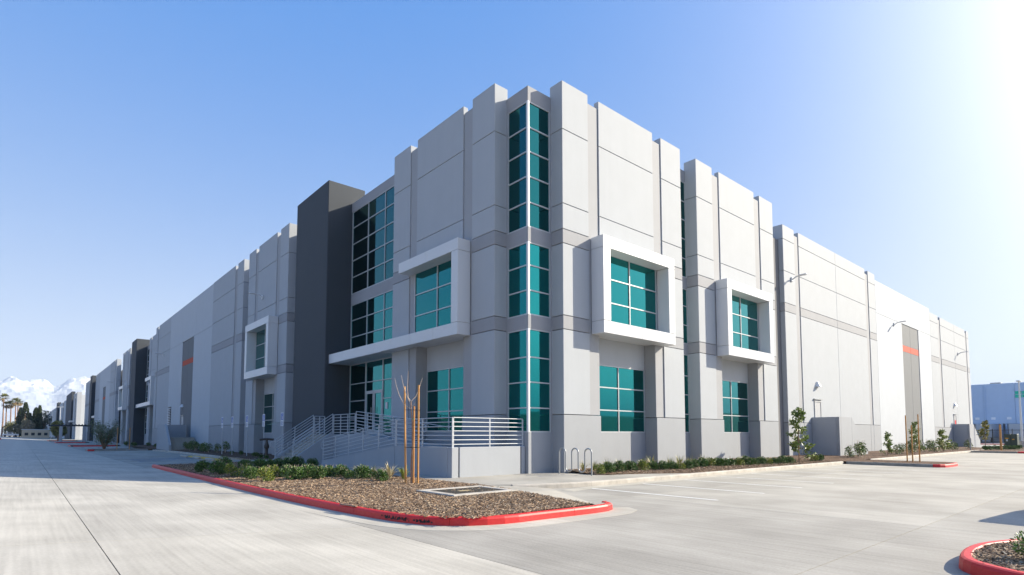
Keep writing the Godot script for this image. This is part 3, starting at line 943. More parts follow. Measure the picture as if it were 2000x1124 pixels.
func build_ramp() -> void:
	var t := thing("entrance_ramp", "light grey concrete ramp, stairs and deck in front of the glazed entry", "ramp")
	PART = t
	var mk := func(called: String, pts: Array, m: Material):
		var g := G.new()
		g.hexa(pts)
		put(called, g, m, t)
	# front wall towards the car park: pilaster, panel, pilaster, with open joints
	slab("front_wall", 0, -3.45, -3.17, 0, 1.2, -0.42, -0.15, M.ramp)
	slab("front_wall", 0, -3.115, -0.27, 0, 1.2, -0.42, -0.15, M.ramp)
	slab("front_wall", 0, -0.215, -0.02, 0, 1.2, -0.42, -0.15, M.ramp)
	slab("wall_core", 0, -3.4, -0.05, 0, 1.19, -0.5, -0.23, M.ramp)
	# long side wall, level along the landing and then sloping down
	var wall := func(z0: float, z1: float, y0: float, y1: float):
		mk.call("side_wall", [Vector3(-3.45, 0, z0), Vector3(-3.25, 0, z0), Vector3(-3.25, 0, z1), Vector3(-3.45, 0, z1), Vector3(-3.45, y0, z0), Vector3(-3.25, y0, z0), Vector3(-3.25, y1, z1), Vector3(-3.45, y1, z1)], M.ramp)
	wall.call(-0.425, -4.1, 1.2, 1.2)
	wall.call(-4.125, -7.7, 1.195, 0.785)
	wall.call(-7.725, -11.35, 0.78, 0.36)
	# floors
	mk.call("landing", [Vector3(-3.25, 0, -0.5), Vector3(0.0, 0, -0.5), Vector3(0.0, 0, -4.1), Vector3(-3.25, 0, -4.1), Vector3(-3.25, 1.08, -0.5), Vector3(0, 1.08, -0.5), Vector3(0, 1.08, -4.1), Vector3(-3.25, 1.08, -4.1)], M.walk)
	mk.call("lower_ramp", [Vector3(-3.25, 0, -4.1), Vector3(-2.1, 0, -4.1), Vector3(-2.1, 0, -11.9), Vector3(-3.25, 0, -11.9), Vector3(-3.25, 1.08, -4.1), Vector3(-2.1, 1.08, -4.1), Vector3(-2.1, 0.16, -11.9), Vector3(-3.25, 0.16, -11.9)], M.walk)
	mk.call("upper_ramp", [Vector3(-2.1, 0, -4.1), Vector3(-0.6, 0, -4.1), Vector3(-0.6, 0, -10.6), Vector3(-2.1, 0, -10.6), Vector3(-2.1, 1.08, -4.1), Vector3(-0.6, 1.08, -4.1), Vector3(-0.6, 1.65, -10.6), Vector3(-2.1, 1.65, -10.6)], M.ramp)
	mk.call("ramp_kerb", [Vector3(-2.12, 0, -4.3), Vector3(-2.0, 0, -4.3), Vector3(-2.0, 0, -10.5), Vector3(-2.12, 0, -10.5), Vector3(-2.12, 1.2, -4.3), Vector3(-2.0, 1.2, -4.3), Vector3(-2.0, 1.76, -10.5), Vector3(-2.12, 1.76, -10.5)], M.ramp)
	slab("deck", 1, 10.6, 15.88, 0, 1.65, 0.0, 2.1, M.ramp)
	# stairs climb towards the building
	for i in 9:
		var y := 0.15 + 1.5 * (i + 1) / 9.0
		var x0 := -4.15 + 0.228 * i
		slab("step", 1, 13.25, 15.75, 0.0, y, -x0 - (0.228 if i < 8 else 0.1) - 0.0, -x0, M.walk)
	for zz in [13.1, 15.76]:
		var g := G.new()
		g.extrude_z([Vector2(-4.3, 0), Vector2(-2.1, 0), Vector2(-2.1, 1.72), Vector2(-2.25, 1.72), Vector2(-4.3, 0.3)], -zz - 0.14, -zz)
		put("stringer", g, M.ramp, t)
	PART = null
	# railings
	var r := thing("guard_railing", "white pipe railing on top of the ramp wall at the building corner", "railing", Vector3(-3.38, 1.2, -0.22))
	rail_run(r, Vector3(0.03, 0, 0), Vector3(3.28, 0, 0), 3)
	rail_run(r, Vector3(-0.0, 0, -0.0), Vector3(-0.0, 0, -3.9), 3)
	rail_run(r, Vector3(0, 0, -3.95), Vector3(0, -0.84, -11.1), 6)
	var loop := func(parent: Node, p: Vector3, d: Vector3):   # handrail end bent back to its post
		var g := G.new()
		var pts := []
		for i in 7:
			var w := PI * i / 6.0
			pts.append(p + d * (0.18 + 0.1 * sin(w)) + Vector3(0, 0.16 * cos(w), 0))
		pts.push_front(p + Vector3(0, 0.16, 0)); pts.push_back(p + Vector3(0, -0.16, 0))
		g.tube(pts, 0.017, 0.017, 6)
		put("handrail_end", g, M.rail, parent)
	loop.call(r, Vector3(0.0, -0.84 + 0.75, -11.1), Vector3(0, 0, -1))
	r = thing("guard_railing", "pipe railing beside the upper ramp, rising towards the entry doors", "railing", Vector3(-2.06, 1.2, -4.3))
	rail_run(r, Vector3(0, 0, 0), Vector3(0, 0.56, -6.2), 6)
	loop.call(r, Vector3(0, 0.7, 0), Vector3(0, 0, 1))
	r = thing("guard_railing", "pipe railing along the edge of the entry deck", "railing", Vector3(-2.06, 1.65, -10.6))
	rail_run(r, Vector3(0, 0, 0), Vector3(0, 0, -2.58), 4)
	r = thing("guard_railing", "short pipe railing between the stairs and the charcoal tower", "railing", Vector3(-2.06, 1.65, -15.83))
	rail_run(r, Vector3(0, 0, 0), Vector3(0.6, 0, 0), 3)
	var hand := thing("hand_railing", "pipe railing along the inner wall of the ramp", "railing", Vector3(-0.72, 1.95, -4.2))
	var g := G.new()
	g.tube([Vector3(0, 0, 0), Vector3(0, 0.57, -5.4)], 0.019, 0.019, 6)
	put("rail", g, M.rail, hand)
	for i in 4:
		g = G.new()
		g.tube([Vector3(0, -0.02 + 0.1 * i * 1.57, -0.3 - i * 1.5), Vector3(0.08, -0.1 + 0.1 * i * 1.57, -0.3 - i * 1.5)], 0.012, 0.012, 5)
		put("bracket", g, M.rail, hand)
	for e in [[-13.17, "near"], [-15.83, "far"]]:
		r = thing("stair_railing", "sloping pipe railing on the %s side of the entrance stairs" % e[0 if false else 1], "railing", Vector3(-4.2, 0.33, e[0]))
		rail_run(r, Vector3(0, 0, 0), Vector3(2.08, 1.38, 0), 3)
		loop.call(r, Vector3(0.0, 0.78, 0), Vector3(-1, 0, 0))

# ---------------------------------------------------------------- plants
const ORD := ["first", "second", "third", "fourth", "fifth", "sixth", "seventh", "eighth", "ninth", "tenth", "eleventh", "twelfth", "thirteenth", "fourteenth", "fifteenth", "sixteenth", "seventeenth", "eighteenth", "nineteenth", "twentieth", "twenty-first", "twenty-second", "twenty-third", "twenty-fourth", "twenty-fifth", "twenty-sixth", "twenty-seventh"]

func leaf(g: G, p: Vector3, dir: Vector3, side: Vector3, l: float, w: float, c: Color) -> void:   # a folded leaf of four triangles
	var up := side.cross(dir).normalized()
	g.col = c * 1.45
	var a := p; var m := p + dir * l * 0.5 + up * l * 0.06; var e := p + dir * l
	var s := side * w * 0.5
	g.tri(a, m + s + up * w * 0.18, m); g.tri(m, m + s + up * w * 0.18, e)
	g.tri(a, m, m - s + up * w * 0.18); g.tri(m, e, m - s + up * w * 0.18)

func rand_dir() -> Vector3:
	var z := rng.randf_range(-1, 1)
	var a := rng.randf() * TAU
	return Vector3(cos(a) * sqrt(1 - z * z), z, sin(a) * sqrt(1 - z * z))

func clump(n: int, rad: Vector3, l: float, c0: Color, c1: Color, lobes := 9) -> ArrayMesh:   # leaves on twigs round several lobes, on the ground
	var g := G.new()
	g.use_col = true
	var cs := []
	for i in lobes:
		var d := rand_dir()
		d.y = absf(d.y)
		cs.append([Vector3(d.x * rad.x * 0.55, rad.y * (0.35 + d.y * 0.75), d.z * rad.z * 0.55), rng.randf_range(0.34, 0.56)])
	for i in n:
		var q: Array = cs[rng.randi() % lobes]
		var d := rand_dir()
		var r: float = q[1] * rad.x * (0.55 + 0.45 * pow(rng.randf(), 0.4))
		var p: Vector3 = q[0] + d * r
		if p.y < 0.02: p.y = rng.randf_range(0.02, 0.1)
		var dir := (d + rand_dir() * 0.7 + Vector3(0, 0.35, 0)).normalized()
		var side := dir.cross(rand_dir()).normalized()
		leaf(g, p, dir, side, l * rng.randf_range(0.7, 1.25), l * 0.55, c0.lerp(c1, pow(rng.randf(), 1.7)))
	return g.mesh()

func stems(h: float, spread: float) -> ArrayMesh:
	var g := G.new()
	for i in 6:
		var a := TAU * i / 6.0 + rng.randf()
		g.tube([Vector3(0, -0.05, 0), Vector3(cos(a) * spread * 0.3, h * 0.5, sin(a) * spread * 0.3), Vector3(cos(a) * spread, h, sin(a) * spread)], 0.012, 0.004, 5, false)
	return g.mesh()

func grass(n: int, h: float, w: float, spread: float, c0: Color, c1: Color) -> ArrayMesh:   # arching strap leaves from one base
	var g := G.new()
	g.use_col = true
	for i in n:
		var a := rng.randf() * TAU
		var out := Vector3(cos(a), 0, sin(a))
		var s := Vector3(-sin(a), 0, cos(a))
		var t := rng.randf_range(0.15, 1.0)
		var hh := h * rng.randf_range(0.6, 1.1)
		var prev_l := Vector3.ZERO; var prev_r := Vector3.ZERO
		g.col = c0.lerp(c1, rng.randf())
		for k in 5:
			var q := k / 4.0
			var p := out * (spread * t * (0.15 * q + q * q) + 0.03) + Vector3(0, hh * (q - 0.35 * t * q * q * q), 0)
			var ww := w * (1.0 - q * q * 0.92) * 0.5
			var L := p - s * ww; var R := p + s * ww
			if k > 0: g.quad(prev_l, prev_r, R, L)
			prev_l = L; prev_r = R
	return g.mesh()

func plant(called: String, label: String, category: String, group: String, at: Vector3, meshes: Array, sc: float, turn: float) -> Node3D:
	var t := thing(called, label, category, at, turn, group)
	t.scale = Vector3.ONE * sc
	for e in meshes: put(e[0], e[1], e[2], t)
	return t

var SH := []; var SHY := []; var GR := []; var ST
func build_plants() -> void:
	for i in 5: SH.append(clump(1500, Vector3(0.33, 0.30, 0.33), 0.06, Color(0.016, 0.042, 0.011), Color(0.115, 0.205, 0.04)))
	for i in 3: SHY.append(clump(1200, Vector3(0.32, 0.31, 0.32), 0.058, Color(0.03, 0.07, 0.014), Color(0.30, 0.31, 0.045)))
	for i in 3: GR.append(grass(46, 0.55, 0.028, 0.42, Color(0.16, 0.18, 0.04), Color(0.50, 0.44, 0.19)))
	ST = stems(0.5, 0.2)
	var tw: Material = M.twig
	var back := [[-9.2, -9.0], [-9.1, -7.3], [-8.1, -10.4], [-7.4, -9.9], [-7.3, -8.3], [-6.8, -8.6], [-6.2, -9.3], [-5.7, -9.7], [-5.2, -9.9], [-5.0, -8.6]]
	for i in back.size():
		var p: Array = back[i]
		plant("shrub", "%s round dark shrub from the street in the shaded back row" % ORD[i], "shrub", "shrubs behind the red kerb", Vector3(p[0], 0.18, p[1]), [["foliage", SH[i % 5], M.leaf], ["stem", ST, tw]], rng.randf_range(0.85, 1.1), rng.randf() * TAU)
	var front := [[-9.06, -5.69, 1], [-8.7, -5.3, 1], [-8.91, -3.86, 0], [-8.80, -2.85, 1], [-8.15, -4.10, 1], [-7.71, -3.95, 0], [-7.85, -2.72, 0], [-7.35, -2.98, 0], [-7.22, -2.25, 0], [-6.61, -2.99, 0], [-6.43, -2.45, 0], [-6.40, -1.83, 0], [-6.22, -1.24, 0], [-6.23, -0.05, 0]]
	for i in front.size():
		var p: Array = front[i]
		var yel: bool = p[2] == 1
		plant("shrub", "%s %s shrub from the street in the sunny front row" % [ORD[i], "yellow-tipped" if yel else "glossy green"], "shrub", "shrubs behind the red kerb", Vector3(p[0], 0.18, p[1]), [["foliage", SHY[i % 3] if yel else SH[(i + 2) % 5], M.leaf], ["stem", ST, tw]], rng.randf_range(0.78, 0.98) * (0.8 if i in [11] else 1.0), rng.randf() * TAU)
	var fl := grass(60, 0.62, 0.045, 0.5, Color(0.42, 0.37, 0.20), Color(0.70, 0.60, 0.40))
	plant("flax_plant", "pale straw-coloured flax clump next to the staked sapling", "grass plant", "", Vector3(-5.5, 0.18, -0.75), [["blades", fl, M.leaf]], 0.95, 0.4)
	var fg := grass(60, 0.6, 0.045, 0.4, Color(0.16, 0.22, 0.04), Color(0.45, 0.46, 0.12))
	plant("flax_plant", "yellow-green flax clump directly behind the staked sapling", "grass plant", "", Vector3(-5.3, 0.18, -0.2), [["blades", fg, M.leaf]], 0.9, 1.4)
	var gp := [[-6.0, -3.3], [-5.75, -2.5], [-5.6, -1.7]]
	for i in 3:
		plant("grass_plant", "%s tuft of strappy grass behind the front shrubs, counted from the sapling" % ORD[2 - i], "grass plant", "grass tufts by the ramp wall", Vector3(gp[i][0], 0.18, gp[i][1]), [["blades", GR[i], M.leaf]], 0.85, i * 2.0)
	var rs := [[1.75, 2.05], [2.35, 1.95], [3.11, 1.9], [3.86, 1.85], [4.43, 2.1], [4.87, 2.2], [5.27, 2.4], [5.71, 2.6], [6.17, 2.67], [6.85, 2.63], [7.7, 2.4], [8.3, 2.4], [8.89, 2.45], [9.45, 2.5], [9.88, 2.6], [10.38, 2.7], [10.98, 2.75], [11.54, 2.8], [12.13, 2.87], [12.87, 2.9], [13.4, 3.0], [13.97, 3.05], [14.6, 3.2], [15.4, 3.2], [18.4, 3.3], [19.2, 3.3]]
	for i in rs.size():
		var p: Array = rs[i]
		plant("shrub", "%s low green shrub from the bicycle rack along the sunlit wall" % ORD[i], "shrub", "shrubs along the sunlit wall", Vector3(p[0], 0.26 - 0.035 * p[1], p[1]), [["foliage", SH[i % 5] if i % 4 else SHY[i % 3], M.leaf], ["stem", ST, tw]], rng.randf_range(0.72, 0.95), rng.randf() * TAU)
	var rg := [[1.8, 1.2], [2.3, 1.3], [3.06, 1.35], [3.64, 1.45], [5.0, 1.55], [5.5, 1.7], [6.5, 1.95], [7.0, 2.1], [8.2, 1.9], [9.2, 1.95], [10.3, 2.1], [11.3, 2.2], [12.4, 2.3]]
	for i in rg.size():
		var p: Array = rg[i]
		plant("grass_plant", "%s yellow grass tuft from the bicycle rack along the sunlit wall" % ORD[i], "grass plant", "grass tufts along the sunlit wall", Vector3(p[0], 0.26 - 0.03 * p[1], p[1]), [["blades", GR[i % 3], M.leaf]], rng.randf_range(0.85, 1.2), rng.randf() * TAU)
	var b2 := [[24.6, 3.0], [25.6, 3.2], [27.0, 2.9], [33.4, 3.2], [34.5, 3.2], [36.3, 3.3], [37.7, 3.0], [39.0, 3.3], [42.0, 3.2], [43.0, 3.3], [46.0, 3.2], [48.2, 3.4], [50.5, 3.2], [56.0, 3.2]]
	var tall := []
	for i in 3: tall.append(clump(420, Vector3(0.34, 0.62, 0.34), 0.09, Color(0.02, 0.045, 0.010), Color(0.16, 0.22, 0.04), 12))
	var st2 := stems(0.95, 0.22)
	for i in b2.size():
		plant("shrub", "%s upright leafy shrub in the far bed, counted from the stair wall" % ORD[i], "shrub", "shrubs in the far bed", Vector3(b2[i][0], 0.2, b2[i][1]), [["foliage", tall[i % 3], M.leaf], ["stem", st2, tw]], rng.randf_range(0.8, 1.2), rng.randf() * TAU)
	plant("shrub", "bright green shrub in the red-kerbed bed at the lower right", "shrub", "", Vector3(-5.50, 0.14, 14.92), [["foliage", clump(900, Vector3(0.3, 0.26, 0.3), 0.05, Color(0.03, 0.07, 0.012), Color(0.15, 0.26, 0.04)), M.leaf], ["stem", stems(0.3, 0.15), tw]], 0.8, 0.0)
	var lb := [[-2.5, -44.2], [-2.6, -41.7], [-2.7, -39.2], [-3.1, -36.5], [-2.6, -34.6], [-2.4, -33.0], [-2.6, -30.3], [-2.6, -28.0], [-2.5, -25.2], [-2.9, -23.4], [-3.3, -21.0], [-3.4, -19.8], [-3.9, -76.5], [-3.7, -71.0], [-2.4, -69.0], [-2.8, -61.0], [-2.9, -43.0], [-3.0, -40.4], [-2.9, -38.0], [-3.0, -35.6], [-2.8, -45.4]]
	for i in lb.size():
		plant("shrub", "%s dark shrub in the shaded bed, counted back from the parking signs" % ORD[i], "shrub", "shrubs in the shaded bed", Vector3(lb[i][0], 0.19, lb[i][1]), [["foliage", SH[i % 5] if i > 5 and i < 16 else tall[i % 3], M.leaf], ["stem", ST, tw]], rng.randf_range(0.75, 1.0) * (0.6 if i in [6, 7, 8, 9, 10, 11] else 1.1), rng.randf() * TAU)

func young_tree(at: Vector3, h: float, rad: float, n: int, l: float, label: String, c1: Color, low := 0.1) -> Node3D:   # slender trunk, short limbs, broad leaves in tiers
	var t := thing("young_tree", label, "tree", at)
	var g := G.new()
	g.tube([Vector3(0, -0.1, 0), Vector3(0.03, h * 0.5, -0.02), Vector3(-0.02, h * 0.97, 0.02)], 0.03 * h / 2.5, 0.008, 7)
	put("trunk", g, M.bark, t)
	var lg := G.new()
	lg.use_col = true
	g = G.new()
	for i in 26:
		var q := (i + rng.randf()) / 26.0
		var y := h * lerpf(low, 0.99, q)
		var a := rng.randf() * TAU
		var r := rad * (1.05 - q * 0.75) * rng.randf_range(0.5, 1.1)
		var o := Vector3(0.0, y, 0.0)
		var e := o + Vector3(cos(a) * r, r * rng.randf_range(0.2, 0.8), sin(a) * r)
		g.tube([o, o.lerp(e, 0.5) + Vector3(0, 0.02, 0), e], 0.011, 0.004, 5, false)
		for k in n:
			var p := o.lerp(e, rng.randf_range(0.35, 1.05)) + rand_dir() * 0.07
			var d := ((e - o).normalized() * 0.6 + rand_dir() + Vector3(0, 0.1, 0)).normalized()
			leaf(lg, p, d, d.cross(rand_dir()).normalized(), l * rng.randf_range(0.7, 1.2), l * 0.48, Color(0.035, 0.07, 0.014).lerp(c1, pow(rng.randf(), 1.1)))
	put("limb", g, M.bark, t)
	put("crown", lg, M.leaf, t)
	return t

func bush_tree(at: Vector3, h: float, rad: float, label: String) -> void:   # many-stemmed small tree with a loose crown
	var t := thing("small_tree", label, "tree", at)
	var g := G.new(); var lg := G.new()
	lg.use_col = true
	for i in 9:
		var a := TAU * i / 9.0 + rng.randf() * 0.5
		var e := Vector3(cos(a) * rad * rng.randf_range(0.4, 0.9), h * rng.randf_range(0.65, 1.0), sin(a) * rad * rng.randf_range(0.4, 0.9))
		g.tube([Vector3(0, -0.1, 0), e * 0.5 + Vector3(0, h * 0.1, 0), e], 0.05, 0.012, 6)
		for k in 420:
			var q := rng.randf_range(0.3, 1.05)
			var p := e * q + rand_dir() * rad * 0.45 * rng.randf()
			p.y = maxf(p.y, 0.3)
			var d := (rand_dir() + Vector3(0, -0.2, 0)).normalized()
			leaf(lg, p, d, d.cross(rand_dir()).normalized(), 0.16, 0.05, Color(0.03, 0.05, 0.02).lerp(Color(0.13, 0.15, 0.06), rng.randf()))
	put("trunk", g, M.bark, t)
	put("crown", lg, M.leaf, t)

func cypress(at: Vector3, h: float, rad: float, label: String, seed_: int) -> void:
	var t := thing("cypress_tree", label, "tree", at, 0.0, "cypresses at the end of the street")
	var g := G.new()
	g.tube([Vector3(0, -0.3, 0), Vector3(0, h * 0.5, 0), Vector3(0, h * 0.9, 0)], 0.3, 0.06, 6)
	put("trunk", g, M.bark, t)
	var lg := G.new()
	lg.use_col = true
	for i in 1500:
		var q := pow(rng.randf(), 1.2)
		var y := h * (0.06 + 0.94 * q)
		var a := rng.randf() * TAU
		var bump := 0.8 + 0.3 * sin(a * 3.0 + y * 0.9 + seed_) * sin(y * 1.3 + seed_)
		var r := rad * bump * pow(sin(PI * clampf(0.12 + 0.88 * q, 0, 1)), 0.55) * (1.0 - q * 0.55) * rng.randf_range(0.6, 1.08)
		var d := Vector3(cos(a) * 0.5, 1.0, sin(a) * 0.5).normalized()
		leaf(lg, Vector3(cos(a) * r, y, sin(a) * r), d, d.cross(rand_dir()).normalized(), 0.9, 0.45, Color(0.012, 0.02, 0.010).lerp(Color(0.055, 0.075, 0.03), rng.randf()))
	put("crown", lg, M.leaf, t)

func palm(at: Vector3, h: float, label: String) -> void:
	var t := thing("palm_tree", label, "tree", at, 0.0, "fan palms at the end of the street")
	var g := G.new()
	g.tube([Vector3(0, -0.3, 0), Vector3(0.15, h * 0.4, 0), Vector3(0.0, h * 0.9, 0.1)], 0.38, 0.2, 8)
	put("trunk", g, M.bark, t)
	var lg := G.new()
	lg.use_col = true
	for i in 60:
		var d := rand_dir()
		d.y = d.y * 0.8 + 0.12
		d = d.normalized()
		var c := Color(0.05, 0.07, 0.02).lerp(Color(0.19, 0.19, 0.06), rng.randf()) if d.y > -0.2 else Color(0.20, 0.15, 0.08)
		var base := Vector3(0, h * 0.91, 0.1)
		for k in 7:
			var w := (k - 3) / 3.0 * 0.55
			var s := d.cross(Vector3.UP).normalized()
			var dd := (d * cos(w) + s * sin(w) + Vector3(0, -0.18, 0)).normalized()
			leaf(lg, base + d * 0.9, dd, dd.cross(Vector3.UP).normalized(), 1.5, 0.22, c)
	put("crown", lg, M.leaf, t)

func broad_tree(at: Vector3, h: float, rad: float, label: String, called: String, c0: Color, c1: Color) -> void:
	var t := thing(called, label, "tree", at, 0.0, "trees at the end of the street")
	var g := G.new()
	g.tube([Vector3(0, -0.3, 0), Vector3(0.2, h * 0.4, 0), Vector3(0, h * 0.7, 0)], 0.3, 0.12, 7)
	for i in 6:
		var a := TAU * i / 6.0
		g.tube([Vector3(0.1, h * 0.35, 0), Vector3(cos(a) * rad * 0.6, h * 0.7, sin(a) * rad * 0.6)], 0.12, 0.04, 5, false)
	put("trunk", g, M.bark, t)
	var lg := G.new()
	lg.use_col = true
	for b in 16:
		var d := rand_dir()
		var o := Vector3(d.x * rad * 0.7, h * 0.62 + d.y * h * 0.3, d.z * rad * 0.7)
		for k in 130:
			var e := rand_dir()
			leaf(lg, o + e * rad * rng.randf_range(0.2, 0.42), (e + rand_dir()).normalized(), e.cross(rand_dir()).normalized(), 0.6, 0.3, c0.lerp(c1, rng.randf()))
	put("crown", lg, M.leaf, t)

# ---------------------------------------------------------------- street furniture
func build_sapling() -> void:
	var o := Vector3(-5.96, 0.19, 1.42)
	var R := Vector3(0.756, 0, 0.655); var B := Vector3(-0.655, 0, 0.756)
	var at := func(zx: float, zy: float, dep := 0.0) -> Vector3: return R * (zx - 620.0) / 249.0 + B * dep + Vector3(0, (1085.0 - zy) / 249.0, 0)
	var t := thing("sapling", "leafless young sapling tied between three wooden stakes", "tree", o)
	var g := G.new()
	g.tube([at.call(617, 1100), at.call(614, 950, 0.01), at.call(621, 800, -0.01), at.call(618, 620, 0.02), at.call(606, 520), at.call(608, 475)], 0.03, 0.013, 8)
	put("trunk", g, M.bark, t)
	for br in [[[606, 535, 0], [560, 502, 0.1], [525, 430, 0.16], [505, 360, 0.2], [495, 312, 0.22]], [[607, 478, 0], [582, 450, -0.08], [574, 390, -0.12], [574, 320, -0.14], [576, 248, -0.15]], [[606, 500, 0], [570, 420, 0.05], [550, 350, 0.1], [537, 285, 0.12]], [[609, 476, 0], [640, 440, -0.05], [660, 385, -0.1], [672, 340, -0.12], [684, 298, -0.14]], [[612, 512, 0], [628, 508, 0.05], [642, 490, 0.1]]]:
		g = G.new()
		g.tube(br.map(func(q): return at.call(q[0], q[1], q[2])), 0.011, 0.004, 6)
		put("branch", g, M.twig, t)
	for zy in [540.0, 815.0]:
		g = G.new()
		for e in [[[574, 0.0], [620, 0.12]], [[664, 0.0], [620, 0.12]], [[574, 0.02], [664, 0.02]]]:
			g.tube([at.call(e[0][0] - 14, zy, e[0][1]), at.call(e[1][0], zy + 3, e[1][1]), at.call(e[1][0] + 14, zy, e[1][1])], 0.008, 0.008, 5)
		put("tie", g, M.rubber, t)
	g = G.new()
	g.tube([at.call(619, 616), at.call(619, 602)], 0.028, 0.028, 8)
	put("ribbon", g, flat(0.01, 0.32, 0.20, 0.6), t)
	var i := 0
	for e in [[574, 558, 367, 0.0, "left"], [664, 662, 357, 0.0, "right"], [624, 624, 512, -0.14, "short middle"]]:
		g = G.new()
		var a: Vector3 = at.call(e[0], 1100, e[3]); var b: Vector3 = at.call(e[1], e[2], e[3])
		g.tube([Vector3(0, -0.06, 0), b - a], 0.03, 0.027, 10)
		tag(put("tree_stake", g, M.stake, null, o + a), "%s wooden stake of the three round the leafless sapling" % e[4], "stake", "stakes round the sapling")
		i += 1

func build_rack() -> void:
	var g := G.new()
	var pts := []
	var z0 := 0.0
	var L := 1.5; var h := 0.83; var r := L / 10.0
	pts.append(Vector3(0, -0.02, 0)); pts.append(Vector3(0, h, 0))
	for k in 5:
		var top := k % 2 == 0
		var cz := r + k * 2 * r
		for i in range(1, 8):
			var w := PI * i / 8.0
			pts.append(Vector3(0, (h if top else 0.26) + (1 if top else -1) * r * sin(w), cz - r * cos(w)))
		pts.append(Vector3(0, (h if top else 0.26), cz + r))
		pts.append(Vector3(0, (0.26 if top else h), cz + r) if k < 4 else Vector3(0, -0.02, cz + r))
	g.tube(pts, 0.028, 0.028, 10)
	var o := put("bicycle_rack", g, M.galv, null, Vector3(0.85, 0.15, 0.82))
	o.rotation.y = 0.1
	tag(o, "grey steel wave bicycle rack by the corner of the building", "bicycle rack")

func build_vault() -> void:
	var t := thing("utility_vault", "pale concrete utility vault with dark lid in the mulch", "vault", Vector3(-6.0, 0.16, 4.22))
	for e in [[-1.02, -0.82, 1.02, -0.6], [-1.02, 0.62, 1.02, 0.84], [-1.02, -0.598, -0.8, 0.618], [0.8, -0.598, 1.02, 0.618]]:
		var g := G.new()
		g.cbox(Vector3(e[0], -0.1, e[1]), Vector3(e[2], 0.07, e[3]), 0.012)
		put("concrete_rim", g, M.kerb, t)
	var q := tri_mat(M.earth.albedo_texture, 1.2, 0.8, lin(0.075, 0.075, 0.072))
	for s in [-1, 1]:
		var g := G.new()
		g.cbox(Vector3(-0.795 if s < 0 else 0.006, -0.1, -0.595), Vector3(-0.006 if s < 0 else 0.795, 0.06, 0.615), 0.006)
		put("lid", g, q, t)
	var g2 := G.new()
	g2.box(Vector3(-0.3, 0.06, -0.05), Vector3(0.05, 0.064, 0.1))
	put("name_plate", g2, flat(0.42, 0.33, 0.18, 0.7), t)

func stair_box(x: float, d: float, xt: float, xe: float, ye: float, label: String) -> void:   # concrete screen round a flight of outside stairs
	var t := thing("stair_enclosure", label, "stair wall", Vector3(x, 0, 0))
	var g := G.new()
	g.cbox(Vector3(0, 0, 0.01), Vector3(0.2, 2.83, d - 0.2), 0.015)
	put("end_wall", g, M.ramp, t)
	g = G.new()
	g.extrude_z([Vector2(0, 0), Vector2(0.28, 0), Vector2(0.28, 2.83), Vector2(0, 2.83)], d - 0.19, d)
	put("corner_wall", g, M.base, t)
	g = G.new()
	g.extrude_z([Vector2(0.3, 0), Vector2(xt - x - 0.01, 0), Vector2(xt - x - 0.01, 2.83), Vector2(0.3, 2.83)], d - 0.19, d)
	put("front_wall", g, M.base, t)
	g = G.new()
	g.extrude_z([Vector2(xt - x + 0.01, 0), Vector2(xe - x, 0), Vector2(xe - x, ye), Vector2(xt - x + 0.01, 2.83)], d - 0.19, d)
	put("sloping_wall", g, M.base, t)
	g = G.new()
	g.box(Vector3(0.2, 0, 0.02), Vector3(xt - x, 1.5, d - 0.2))
	put("landing", g, M.walk, t)
	for i in 8:
		g = G.new()
		g.box(Vector3(xt - x + i * 0.3, 0, 0.02), Vector3(xt - x + i * 0.3 + 0.298, 1.34 - i * 0.165, d - 0.2))
		put("step", g, M.walk, t)

func sign_post(at: Vector3, label: String) -> void:
	var t := thing("parking_sign", label, "sign", at, 0.0, "parking signs in the shaded bed")
	var g := G.new()
	g.tube([Vector3(0, -0.2, 0), Vector3(0, 2.75, 0)], 0.026, 0.026, 8)
	put("post", g, M.rail, t)
	g = G.new()
	g.cbox(Vector3(-0.045, 1.95, -0.24), Vector3(-0.032, 2.75, 0.24), 0.003)
	put("plate", g, flat(0.60, 0.62, 0.66, 0.4), t)
	g = G.new()
	g.box(Vector3(-0.05, 2.3, -0.2), Vector3(-0.046, 2.7, 0.2))
	put("blue_field", g, flat(0.03, 0.12, 0.42, 0.4), t)
	g = G.new()   # seated figure on a wheel
	for i in 14:
		var a := TAU * i / 14.0; var b := TAU * (i + 1) / 14.0
		if i in [2, 3, 4]: continue
		g.box(Vector3(-0.054, 2.44 + 0.085 * sin(a) - 0.012, 0.085 * cos(a) - 0.012), Vector3(-0.0505, 2.44 + 0.085 * sin(b) + 0.012, 0.085 * cos(b) + 0.012))
	g.box(Vector3(-0.054, 2.48, -0.02), Vector3(-0.0505, 2.60, 0.02)); g.box(Vector3(-0.054, 2.62, -0.025), Vector3(-0.0505, 2.67, 0.025))
	g.box(Vector3(-0.054, 2.465, -0.02), Vector3(-0.0505, 2.50, 0.11)); g.box(Vector3(-0.054, 2.38, 0.09), Vector3(-0.0505, 2.464, 0.12))
	put("symbol", g, M.trim, t)
	g = G.new()
	for i in 4: g.box(Vector3(-0.049, 2.02 + i * 0.06, -0.16), Vector3(-0.0455, 2.045 + i * 0.06, 0.16 - 0.05 * (i % 2)))
	put("lettering", g, flat(0.05, 0.10, 0.30, 0.5), t)

